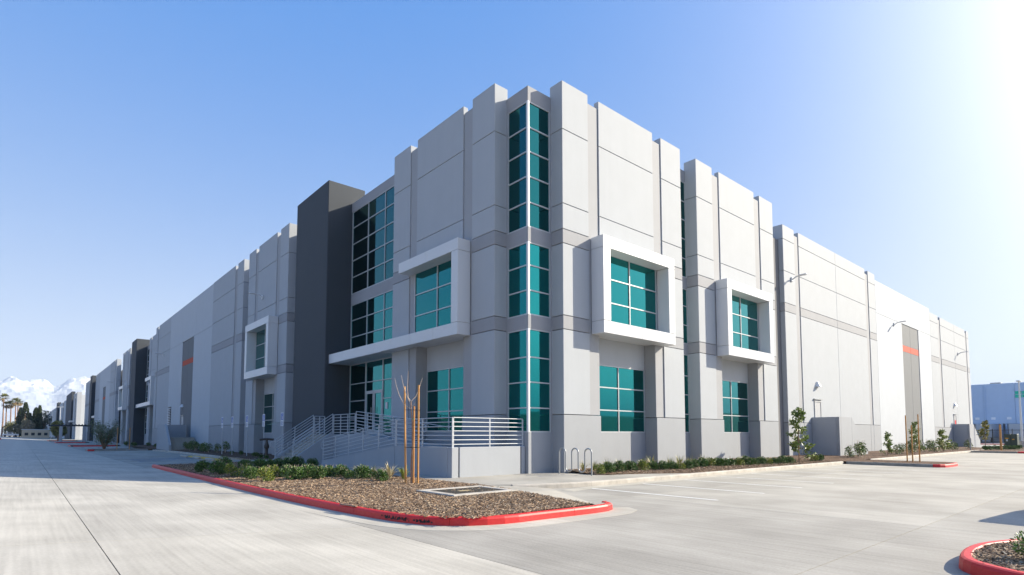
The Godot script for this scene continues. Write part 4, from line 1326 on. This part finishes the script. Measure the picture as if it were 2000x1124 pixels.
func light_pole(at: Vector3, h: float, label: String, group := "") -> void:
	var t := thing("light_pole", label, "lamp post", at, 0.0, group)
	var g := G.new()
	g.lathe([[0.3, -0.1], [0.3, 0.7], [0.26, 0.75], [0.02, 0.76]], Vector3.ZERO, 16)
	put("base", g, M.kerb, t)
	g = G.new()
	g.tube([Vector3(0, 0.7, 0), Vector3(0, h, 0)], 0.11, 0.07, 10)
	put("pole", g, M.trim, t)
	for s in [-1, 1]:
		g = G.new()
		g.cbox(Vector3(0.1 * s, h - 0.12, -0.18), Vector3(0.75 * s, h, 0.18), 0.02)
		put("lamp_head", g, M.trim, t)

func build_small() -> void:
	build_sapling(); build_rack(); build_vault()
	stair_box(26.66, 1.75, 28.95, 32.0, 0.5, "grey concrete stair wall in the middle of the sunlit facade")
	stair_box(66.5, 1.5, 68.6, 71.8, 0.9, "grey concrete stair wall at the far end of the sunlit facade")
	# stair wall on the shaded side, open towards the viewer
	var t := thing("stair_enclosure", "blue-grey stair wall with concrete steps on the shaded facade", "stair wall", Vector3(-4.0, 0.15, -47.0))
	var g := G.new()
	g.cbox(Vector3(-0.2, 0, -4.5), Vector3(0, 2.5, -0.6), 0.015); put("outer_wall", g, M.ramp, t)
	g = G.new()
	g.hexa([Vector3(-0.2, 0, 1.8), Vector3(0, 0, 1.8), Vector3(0, 0, -0.62), Vector3(-0.2, 0, -0.62), Vector3(-0.2, 0.5, 1.8), Vector3(0, 0.5, 1.8), Vector3(0, 2.5, -0.62), Vector3(-0.2, 2.5, -0.62)]); put("sloping_wall", g, M.ramp, t)
	g = G.new(); g.box(Vector3(-0.2, 0, -4.7), Vector3(2.4, 2.5, -4.52)); put("back_wall", g, M.ramp, t)
	for i in 8:
		g = G.new(); g.box(Vector3(0.02, 0, 1.5 - i * 0.3), Vector3(2.4, 0.15 * (i + 1), 1.2 - i * 0.3)); put("step", g, M.walk, t)
	g = G.new(); g.box(Vector3(0.02, 0, -0.9), Vector3(2.4, 1.2, -4.5)); put("landing", g, M.walk, t)
	# parking signs and the standpipe
	var sg := [[-3.3, -30.3], [-3.1, -28.4], [-3.0, -25.2], [-2.9, -22.0], [-3.0, -18.3]]
	for i in 5: sign_post(Vector3(sg[i][0], 0.2, sg[i][1]), "%s blue and white parking sign, counted from the entrance stairs" % ORD[4 - i])
	t = thing("standpipe", "dark brown fire standpipe left of the entrance stairs", "standpipe", Vector3(-2.9, 0.2, -21.4))
	g = G.new(); g.lathe([[0.09, -0.1], [0.09, 0.55], [0.12, 0.56], [0.15, 0.62], [0.15, 0.74], [0.1, 0.86], [0.07, 1.0], [0.07, 1.1]], Vector3.ZERO, 12); put("pipe", g, M.bronze, t)
	g = G.new(); g.tube([Vector3(-0.36, 1.12, -0.2), Vector3(0, 1.16, 0), Vector3(0.36, 1.12, 0.2)], 0.07, 0.07, 8); put("crossbar", g, M.bronze, t)
	# trees
	young_tree(Vector3(17.1, 0.22, 3.0), 2.75, 0.72, 30, 0.2, "bushy young magnolia in front of the sunlit wall beside the stair wall", Color(0.24, 0.28, 0.07), 0.03)
	young_tree(Vector3(31.3, 0.2, 3.2), 1.5, 0.42, 20, 0.16, "small leafy tree just right of the stair wall", Color(0.22, 0.27, 0.06), 0.03)
	young_tree(Vector3(37.0, 0.2, 3.4), 2.35, 0.55, 28, 0.17, "slender young tree behind the stakes on the stub island", Color(0.24, 0.27, 0.07), 0.05)
	young_tree(Vector3(45.5, 0.2, 3.4), 1.75, 0.7, 28, 0.17, "leaning leafy shrub tree next to the far stair wall", Color(0.28, 0.30, 0.06), 0.03)
	young_tree(Vector3(62.4, 0.14, 3.5), 2.9, 0.62, 30, 0.2, "young tree with yellowing leaves in front of the blue building", Color(0.42, 0.34, 0.09), 0.3)
	for e in [[22.3, 6.62, 2.55, "far"], [22.2, 6.9, 2.0, "short"], [22.5, 7.15, 2.6, "near"]]:
		g = G.new(); g.tube([Vector3(0, -0.06, 0), Vector3(0.02, e[2], 0)], 0.035, 0.03, 8)
		tag(put("tree_stake", g, M.stake, null, Vector3(e[0], 0.15, e[1])), "%s wooden stake of the three on the stub island" % e[3], "stake", "stakes on the stub island")
	bush_tree(Vector3(-8.2, 0.1, -55.5), 3.0, 1.6, "dark bushy small tree on the island beside the street")
	for e in [[-7.3, -53.8, "left"], [-6.2, -54.2, "right"]]:
		g = G.new(); g.tube([Vector3(0, -0.06, 0), Vector3(0, 2.2, 0)], 0.04, 0.035, 7)
		tag(put("tree_stake", g, M.stake, null, Vector3(e[0], 0.14, e[1])), "%s wooden stake beside the dark bushy tree" % e[2], "stake", "stakes beside the bushy tree")
	# car parked outside the view on the right; its shadow reaches into the picture
	build_car()

func build_car() -> void:
	var t := thing("parked_car", "car just outside the right edge whose shadow falls on the paving", "car", Vector3(2.8, 0, 16.05), -0.1)
	var side := [Vector2(-2.2, 0.35), Vector2(-1.95, 0.28), Vector2(2.1, 0.28), Vector2(2.25, 0.4), Vector2(2.25, 0.85), Vector2(2.05, 0.98), Vector2(1.2, 1.05), Vector2(-1.25, 1.0), Vector2(-1.95, 0.88), Vector2(-2.2, 0.68)]
	var pm := flat(0.05, 0.055, 0.06, 0.25, 0.4)
	var g := G.new(); g.extrude_z(side, -0.9, 0.9); put("body", g, pm, t)
	g = G.new(); g.extrude_z([Vector2(-1.6, 1.0), Vector2(2.15, 1.04), Vector2(2.0, 1.62), Vector2(1.5, 1.74), Vector2(-0.7, 1.74), Vector2(-1.1, 1.66)], -0.8, 0.8); put("cabin", g, pm, t)
	for s in [-1, 1]:
		g = G.new(); g.extrude_z([Vector2(-1.25, 1.08), Vector2(1.9, 1.1), Vector2(1.75, 1.56), Vector2(-0.9, 1.58)], 0.803 * s - 0.004, 0.803 * s + 0.004); put("side_window", g, M.black, t)
		for x in [-1.35, 1.4]:
			var w := node("wheel", t, Vector3(x, 0.32, 0.8 * s))
			g = G.new(); g.tube([Vector3(0, 0, -0.11), Vector3(0, 0, 0.11)], 0.32, 0.32, 20); put("tyre", g, M.rubber, w)
			g = G.new(); g.tube([Vector3(0, 0, 0.1 * s), Vector3(0, 0, 0.125 * s)], 0.21, 0.2, 16); put("rim", g, M.alu, w)
		g = G.new(); g.cbox(Vector3(-2.22, 0.62, 0.5 * s), Vector3(-2.05, 0.76, 0.82 * s), 0.02); put("headlight", g, M.lamp_glass, t)

# ---------------------------------------------------------------- surroundings
func build_far() -> void:
	var g: G
	# blue-grey building beyond the car park
	var t := thing("blue_building", "blue-grey dock building in shade beyond the car park", "building", Vector3(140, 0, 0))
	PART = t
	var mk := func(called: String, a: Vector3, b: Vector3, m: Material):
		var q := G.new(); q.cbox(a, b, 0.02); put(called, q, m, PART)
	for e in [[-60.0, -14.05], [-14.0, -9.02], [-9.0, -4.02], [-4.0, 6.0], [6.05, 30.0]]:
		mk.call("wall_panel", Vector3(0, 3.9, e[0] + 0.01), Vector3(0.4, 12.3, e[1] - 0.01), M.blue_wall)
	mk.call("roof_unit", Vector3(5.5, 12.1, -8.7), Vector3(8, 12.95, -6.9), M.galv)
	mk.call("roof", Vector3(0.5, 11.9, -60), Vector3(60, 12.1, 30), M.roof)
	mk.call("inner_wall", Vector3(4.0, 0, -60), Vector3(4.4, 11.9, 30), M.blue_wall)
	mk.call("dock_soffit", Vector3(0.02, 3.86, -60), Vector3(4.0, 3.898, 30), M.blue_wall)
	mk.call("drain_pipe", Vector3(-0.22, 3.9, -8.98), Vector3(-0.01, 11.7, -8.78), M.blue_wall)
	for z in [-14.0, -6.45, -5.75, 5.5, 14.0]: mk.call("dock_post", Vector3(0.05, 0, z), Vector3(0.4, 3.86, z + 0.3), M.blue_wall)
	for z in [-10.6, -7.95, -5.42, -2.8]: mk.call("number_plate", Vector3(-0.05, 4.75, z), Vector3(-0.005, 5.25, z + 0.72), flat(0.9, 0.91, 0.93, 0.5))
	for z in [-12.5, -4.9, 1.0]: mk.call("dock_door", Vector3(3.9, 0.9, z), Vector3(3.99, 3.6, z + 2.8), M.trim)
	PART = t
	var w := node("window", t, Vector3(-0.02, 9.2, -3.95))
	for i in 3:
		for j in 2:
			g = G.new(); g.box(Vector3(-0.03, j * 0.72, i * 1.1), Vector3(0.0, j * 0.72 + 0.62, i * 1.1 + 1.0)); put("pane", g, M.glass, w)
	PART = null
	for e in [[130.0, -8.9, "left"], [130.0, -3.9, "right"]]:
		var c := thing("white_trailer", "white truck trailer at the dock, the %s one" % e[2], "trailer", Vector3(e[0], 0, e[1]), 0.0, "trailers at the dock")
		g = G.new(); g.cbox(Vector3(0, 1.1, 0), Vector3(12, 3.7, 2.5), 0.06); put("body", g, M.white, c)
		g = G.new(); g.box(Vector3(0.4, 0.5, 0.3), Vector3(0.7, 1.1, 2.2)); put("bumper", g, M.galv, c)
		for z in [0.2, 2.0]:
			g = G.new(); g.tube([Vector3(1.8, 0.5, z), Vector3(1.8, 0.5, z + 0.3)], 0.5, 0.5, 14); put("wheel", g, M.rubber, c)
	# metal fence
	var f := thing("metal_fence", "black metal picket fence in front of the blue building", "fence", Vector3(112, 0, -14))
	for i in 12:
		g = G.new(); g.box(Vector3(-0.05, 0, i * 2.6), Vector3(0.05, 2.6, i * 2.6 + 0.1)); put("post", g, M.black, f)
	for y in [0.35, 2.35]:
		g = G.new(); g.box(Vector3(-0.03, y, 0), Vector3(0.03, y + 0.06, 28.6)); put("rail", g, M.black, f)
	g = G.new()
	for i in 190: g.box(Vector3(-0.015, 0.2, 0.15 * i), Vector3(0.015, 2.5, 0.15 * i + 0.03))
	put("pickets", g, M.black, f).set_meta("kind", "stuff")
	g = G.new(); g.cbox(Vector3(104, 0, -14), Vector3(104.3, 0.15, 20), 0.02)
	var fk := group_node("red_kerb"); put("kerb_segment", g, M.red, fk)
	# island with the transformer
	g = G.new(); g.cbox(Vector3(50.8, 0, 4.3), Vector3(51.05, 0.15, 7.5), 0.02)
	var ik := group_node("kerb"); put("kerb_segment", g, M.kerb_grey, ik)
	g = G.new(); g.cbox(Vector3(50.8, 0, 7.505), Vector3(52.0, 0.152, 8.3), 0.05)
	var ir := group_node("red_kerb"); put("kerb_segment", g, M.red, ir)
	g = G.new(); g.box(Vector3(51.05, 0, 4.28), Vector3(84, 0.14, 7.5)); struct("planting_bed", g, M.mulch)
	for i in 8:
		plant("shrub", "%s low shrub in the transformer island, counted from the building" % ORD[i], "shrub", "shrubs in the transformer island", Vector3(56.2 + i * 0.85, 0.14, 4.4 + i * 0.26), [["foliage", SH[i % 5], M.leaf]], 0.9, i)
	t = thing("transformer", "dark green transformer cabinet with warning labels", "transformer", Vector3(62.6, 0.14, 5.5))
	var green := flat(0.045, 0.065, 0.05, 0.5)
	g = G.new(); g.cbox(Vector3(0, 0, -0.52), Vector3(1.2, 1.55, -0.005), 0.03); put("cabinet", g, green, t)
	g = G.new(); g.cbox(Vector3(0, 0, 0.005), Vector3(1.2, 1.55, 0.52), 0.03); put("cabinet", g, green, t)
	g = G.new(); g.cbox(Vector3(-0.06, -0.1, -0.6), Vector3(1.3, 0.02, 0.6), 0.02); put("plinth", g, M.kerb, t)
	for e in [[-0.42, 1.05, 0.26, 0.1], [0.12, 0.95, 0.18, 0.1]]:
		g = G.new(); g.box(Vector3(-0.012, e[1], e[0]), Vector3(-0.002, e[1] + e[3], e[0] + e[2])); put("warning_label", g, flat(0.75, 0.36, 0.03, 0.5), t)
	g = G.new(); g.box(Vector3(-0.012, 0.8, -0.36), Vector3(-0.002, 1.0, -0.22)); put("white_label", g, M.trim, t)
	g = G.new(); g.tube([Vector3(0, -0.1, 0), Vector3(0, 2.45, 0)], 0.09, 0.08, 10)
	tag(put("timber_post", g, M.stake, null, Vector3(55.9, 0.14, 5.7)), "thick wooden post in front of the green transformer", "post")
	g = G.new(); g.tube([Vector3(0, -0.1, 0), Vector3(0, 0.7, 0), Vector3(0, 1.1, 0)], 0.045, 0.05, 8); g.cbox(Vector3(-0.09, 0.75, -0.09), Vector3(0.09, 1.2, 0.09), 0.02)
	tag(put("utility_pedestal", g, M.galv, null, Vector3(53.9, 0.12, 3.75)), "small grey pedestal in front of the far stair wall", "pedestal")
	light_pole(Vector3(75.0, 0.14, 4.85), 7.9, "tall white light pole at the right edge of the car park")
	# --- second warehouse further up the street
	t = thing("warehouse_building", "farther grey warehouse with white corner and dark towers", "building", Vector3(-1.5, 0, -214))
	PART = t
	mk.call("end_wall", Vector3(0.2, 0, -0.4), Vector3(60, 14.6, 0.0), M.white)
	mk.call("pier", Vector3(0.0, 0, -4.0), Vector3(1.2, 15.4, 0.02), M.panel)
	w = node("window", t, Vector3(0.1, 1.0, -7.5))
	for i in 12:
		g = G.new(); g.box(Vector3(0, i * 1.12, 0), Vector3(0.05, i * 1.12 + 1.05, 3.4)); put("pane", g, M.glass, w)
	mk.call("header", Vector3(0.1, 14.45, -7.6), Vector3(0.6, 15.2, -4.0), M.band)
	mk.call("inner_shell", Vector3(0.5, 0, -345), Vector3(60, 14, -0.41), M.core)
	for e in [[-7.6, -16.0, 15.4, "panel", 0.0], [-16.0, -18.5, 15.6, "reveal", 0.3], [-19.0, -50.0, 16.6, "charcoal", -0.4], [-50.0, -62.0, 15.4, "panel", 0.0], [-62.0, -75.0, 15.6, "white", 0.0], [-75.0, -82.0, 15.3, "slate", 0.1], [-82.0, -112.0, 15.6, "white", 0.0], [-112.0, -125.0, 16.8, "charcoal", -0.6], [-125.0, -160.0, 15.5, "panel", 0.0], [-160.0, -200.0, 15.6, "white", 0.0], [-200.0, -235.0, 15.7, "panel", 0.1], [-235.0, -345.0, 15.5, "white", 0.0]]:
		mk.call("wall_panel", Vector3(e[4], 0, e[1] + 0.05), Vector3(0.6, e[2], e[0] - 0.05), M[e[3]])
	for z in [-14.0, -58.0]:
		mk.call("canopy", Vector3(-1.0, 5.8, z - 4), Vector3(0.0, 6.3, z + 4), M.trim)
	PART = null
	light_pole(Vector3(-6.5, 0, -190), 9.5, "white light pole in front of the farther warehouse corner", "light poles along the street")
	light_pole(Vector3(-6.8, 0, -232), 9.5, "white light pole in front of the farther charcoal tower", "light poles along the street")
	# shade trellis on the island
	t = thing("trellis", "dark shade trellis on stout columns beside the street", "trellis", Vector3(-9.2, 0.12, -124))
	for x in [0.3, 3.9]:
		g = G.new(); g.cbox(Vector3(x - 0.25, 0, -0.25), Vector3(x + 0.25, 3.1, 0.25), 0.03); put("column", g, M.panel, t)
	for z in [-0.2, 0.15]:
		g = G.new(); g.box(Vector3(-1.6, 3.1, z), Vector3(5.2, 3.4, z + 0.08)); put("beam", g, M.charcoal, t)
	for i in 14:
		g = G.new(); g.box(Vector3(-1.5 + i * 0.5, 3.4, -0.8), Vector3(-1.42 + i * 0.5, 3.55, 0.8)); put("slat", g, M.charcoal, t)
	# end of the street
	var pm := [[-21.6, -345, 21.0], [-20.6, -352, 17.5], [-18.9, -348, 17.8], [-17.2, -344, 19.0], [-16.4, -350, 18.8]]
	for i in 5: palm(Vector3(pm[i][0], 0, pm[i][1]), pm[i][2], "%s fan palm from the left at the end of the street" % ORD[i])
	var cy := [[-15.3, -330, 13.5, 1.9], [-14.4, -332, 12.0, 1.4], [-13.6, -330, 16.0, 2.6], [-11.9, -328, 11.0, 1.5], [-9.9, -326, 13.6, 2.3], [-8.6, -326, 14.6, 1.5]]
	for i in 6: cypress(Vector3(cy[i][0], 0, cy[i][1]), cy[i][2], cy[i][3], "%s dark cypress from the left at the end of the street" % ORD[i], i * 3)
	broad_tree(Vector3(-6.9, 0, -330), 13.0, 3.0, "loose pine next to the farther warehouse at the end of the street", "pine_tree", Color(0.03, 0.045, 0.02), Color(0.09, 0.10, 0.04))
	broad_tree(Vector3(-13.4, 0, -318), 8.0, 3.2, "brownish bare bush below the tallest cypress", "bush", Color(0.10, 0.09, 0.05), Color(0.22, 0.19, 0.12))
	broad_tree(Vector3(-18.4, 0, -320), 7.5, 2.4, "olive green tree between the palm trunks", "olive_tree", Color(0.06, 0.07, 0.03), Color(0.18, 0.17, 0.08))
	broad_tree(Vector3(-7.2, 0, -178), 5.0, 1.6, "small yellow-green tree behind the trellis", "young_tree", Color(0.10, 0.10, 0.03), Color(0.26, 0.24, 0.08))
	t = thing("cream_building", "low cream building below the cypresses at the end of the street", "building", Vector3(-14.5, 0, -312))
	g = G.new(); g.cbox(Vector3(0, 0, -6), Vector3(9.5, 3.6, 0), 0.05); put("wall", g, tri_mat(M.white.albedo_texture, 0.2, 0.8, lin(0.55, 0.46, 0.33)), t)
	g = G.new(); g.cbox(Vector3(-0.2, 3.6, -6.2), Vector3(9.7, 3.9, 0.2), 0.05); put("roof", g, M.trim, t)
	for i in 4:
		g = G.new(); g.box(Vector3(1.0 + i * 2.2, 1.2, 0.0), Vector3(2.2 + i * 2.2, 2.4, 0.04)); put("window", g, M.black, t)
	t = thing("white_truck", "white pickup truck at the far left end of the street", "truck", Vector3(-20.6, 0.62, -300))
	g = G.new(); g.extrude_z([Vector2(0, 0.5), Vector2(5.2, 0.5), Vector2(5.2, 1.2), Vector2(3.6, 1.3), Vector2(3.0, 2.0), Vector2(1.6, 2.0), Vector2(1.5, 1.25), Vector2(0, 1.25)], -1.0, 1.0); put("body", g, M.trim, t)
	g = G.new(); g.box(Vector3(1.8, 1.35, 1.0), Vector3(3.0, 1.85, 1.02)); put("window", g, M.black, t)
	for x in [0.9, 4.2]:
		g = G.new(); g.tube([Vector3(x, 0.42, 0.75), Vector3(x, 0.42, 1.05)], 0.42, 0.42, 12); put("wheel", g, M.rubber, t)
	# --- mountains under snow, and the low hills that the windows mirror
	var f1 := FastNoiseLite.new(); f1.seed = 12; f1.frequency = 0.0016; f1.fractal_octaves = 6
	g = G.new(); g.use_col = true
	var nx := 260; var nz := 36
	var H := func(x: float, q: float) -> float:
		var rise := 1.0 - absf(q - 0.55) / 0.6
		var big := 500.0 - 55.0 * exp(-pow((x - 195.0) / 75.0, 2.0)) + 40.0 * exp(-pow((x - 400.0) / 160.0, 2.0)) - 45.0 * exp(-pow((x + 330.0) / 180.0, 2.0))
		return maxf(0.0, rise) * big * (1.0 + 0.05 * f1.get_noise_2d(x * 1.4, q * 1600.0)) + 45.0 * f1.get_noise_2d(x * 3.0, q * 4000.0 + 99.0) * rise
	for i in nx:
		for j in nz:
			var p := []
			var hm := 0.0
			for e in [[0, 0], [1, 0], [1, 1], [0, 1]]:
				var x := lerpf(-2200.0, 2200.0, float(i + e[0]) / nx)
				var q := float(j + e[1]) / nz
				var y: float = H.call(x, q)
				hm += y * 0.25
				p.append(Vector3(x, y - 6.0, -5600.0 - q * 1500.0))
			var snow := smoothstep(330.0, 450.0, hm + 110.0 * f1.get_noise_2d(p[0].x * 9.0, p[0].z * 9.0))
			g.col = Color(0.40, 0.44, 0.50).lerp(Color(0.60, 0.62, 0.65), snow)  # bare rock kept pale and bluish, distance haze put into its colour
			g.quad(p[0], p[1], p[2], p[3])
	var mm := flat(1, 1, 1, 0.95); mm.vertex_color_use_as_albedo = true
	struct("mountains", g, mm)
	g = G.new()
	var rim := []
	for i in 73:
		var a := TAU * i / 72.0
		var r := 1500.0
		var dx := cos(a); var dz := sin(a)
		var vis := clampf((-dz * 0.75 + dx * 0.66 - 0.35) * 4.0, 0.0, 1.0)   # open towards the street and the view, hills all round behind
		var y := (70.0 + 45.0 * f1.get_noise_2d(i * 140.0, 7.0) + 25.0 * f1.get_noise_2d(i * 700.0, 40.0)) * (1.0 - vis)
		rim.append([Vector3(dx * r, -1, dz * r), Vector3(dx * (r + 350), y, dz * (r + 350)), Vector3(dx * (r + 800), -1, dz * (r + 800))])
	for i in 72:
		g.quad(rim[i + 1][0], rim[i][0], rim[i][1], rim[i + 1][1]); g.quad(rim[i + 1][1], rim[i][1], rim[i][2], rim[i + 1][2])
	struct("hills", g, flat(0.055, 0.06, 0.035, 0.95))
	# a bird over the ridge line
	g = G.new()
	for s in [-1, 1]:
		g.tri(Vector3(0, 0, 0.1), Vector3(0.5 * s, 0.22, 0.02), Vector3(0, 0.02, -0.18)); g.tri(Vector3(0.5 * s, 0.22, 0.02), Vector3(1.0 * s, 0.12, -0.12), Vector3(0.45 * s, 0.18, -0.16))
	g.tube([Vector3(0, 0, 0.3), Vector3(0, 0.02, 0.05), Vector3(0, 0.02, -0.2), Vector3(0, 0.0, -0.42)], 0.04, 0.05, 6)
	tag(put("bird", g, M.black, null, Vector3(-0.3, 17.9, -190.0)), "dark bird flying in front of the snowy ridge", "bird")

# ---------------------------------------------------------------- sky: air scattering, brighter round the sun
const SUN := Vector3(0.775, 0.468, 0.428)
func build_sky() -> PanoramaSkyMaterial:
	var W := 768; var Hh := 384
	var im := Image.create(W, Hh, false, Image.FORMAT_RGBF)
	var s := SUN.normalized()
	var Z := Color(0.0, 0.235, 0.77); var Hz := Color(0.98, 1.08, 1.12)
	for j in Hh:
		var el := PI / 2 - PI * (j + 0.5) / Hh
		var t := exp(-maxf(rad_to_deg(el), 0.0) / 16.0)
		var c := Z.lerp(Hz, t)
		for i in W:
			var ph := TAU * (i + 0.5) / W
			var d := Vector3(sin(ph) * cos(el), sin(el), -cos(ph) * cos(el))
			var ang := rad_to_deg(acos(clampf(d.dot(s), -1, 1)))
			var gl := minf(1.6, 19.0 * exp(-ang / 10.0)) + 0.05 * exp(-ang / 45.0)
			im.set_pixel(i, j, Color(c.r + gl * 1.05, c.g + gl * 0.93, c.b + gl * 0.82))
	var m := PanoramaSkyMaterial.new()
	m.panorama = ImageTexture.create_from_image(im)
	return m

func _ready() -> void:
	rng.seed = 20240611
	var cam := Camera3D.new()
	cam.name = "camera"
	cam.projection = Camera3D.PROJECTION_FRUSTUM
	cam.near = 0.1; cam.far = 12000.0
	cam.size = 0.1 * 1124.0 / 1105.3
	cam.frustum_offset = Vector2(0, 0.1 * 215.0 / 1105.3)
	cam.position = Vector3(-14.724, 1.65, 16.033)
	cam.rotation = Vector3(deg_to_rad(3.734), deg_to_rad(-40.915), 0)
	add_child(cam)
	cam.current = true
	var we := WorldEnvironment.new()
	we.name = "environment"
	var env := Environment.new()
	env.background_mode = Environment.BG_SKY
	var sky := Sky.new()
	sky.sky_material = build_sky()
	env.sky = sky
	env.background_energy_multiplier = 0.49
	env.tonemap_mode = Environment.TONE_MAPPER_LINEAR
	env.tonemap_exposure = 2.05
	env.sdfgi_enabled = true; env.ssao_enabled = true; env.ssil_enabled = true
	env.fog_enabled = true; env.fog_density = 0.00013; env.fog_light_color = Color(0.86, 0.92, 1.0)
	we.environment = env
	add_child(we)
	var sun := DirectionalLight3D.new()
	sun.name = "sun"
	sun.light_energy = 1.6; sun.light_color = Color(1.0, 0.955, 0.865); sun.light_angular_distance = 0.5
	sun.shadow_enabled = true
	add_child(sun)
	sun.look_at_from_position(SUN * 100.0, Vector3.ZERO, Vector3.UP)
	make_materials()
	build_ground()
	build_building()
	build_ramp()
	build_beds()
	build_plants()
	build_small()
	build_far()
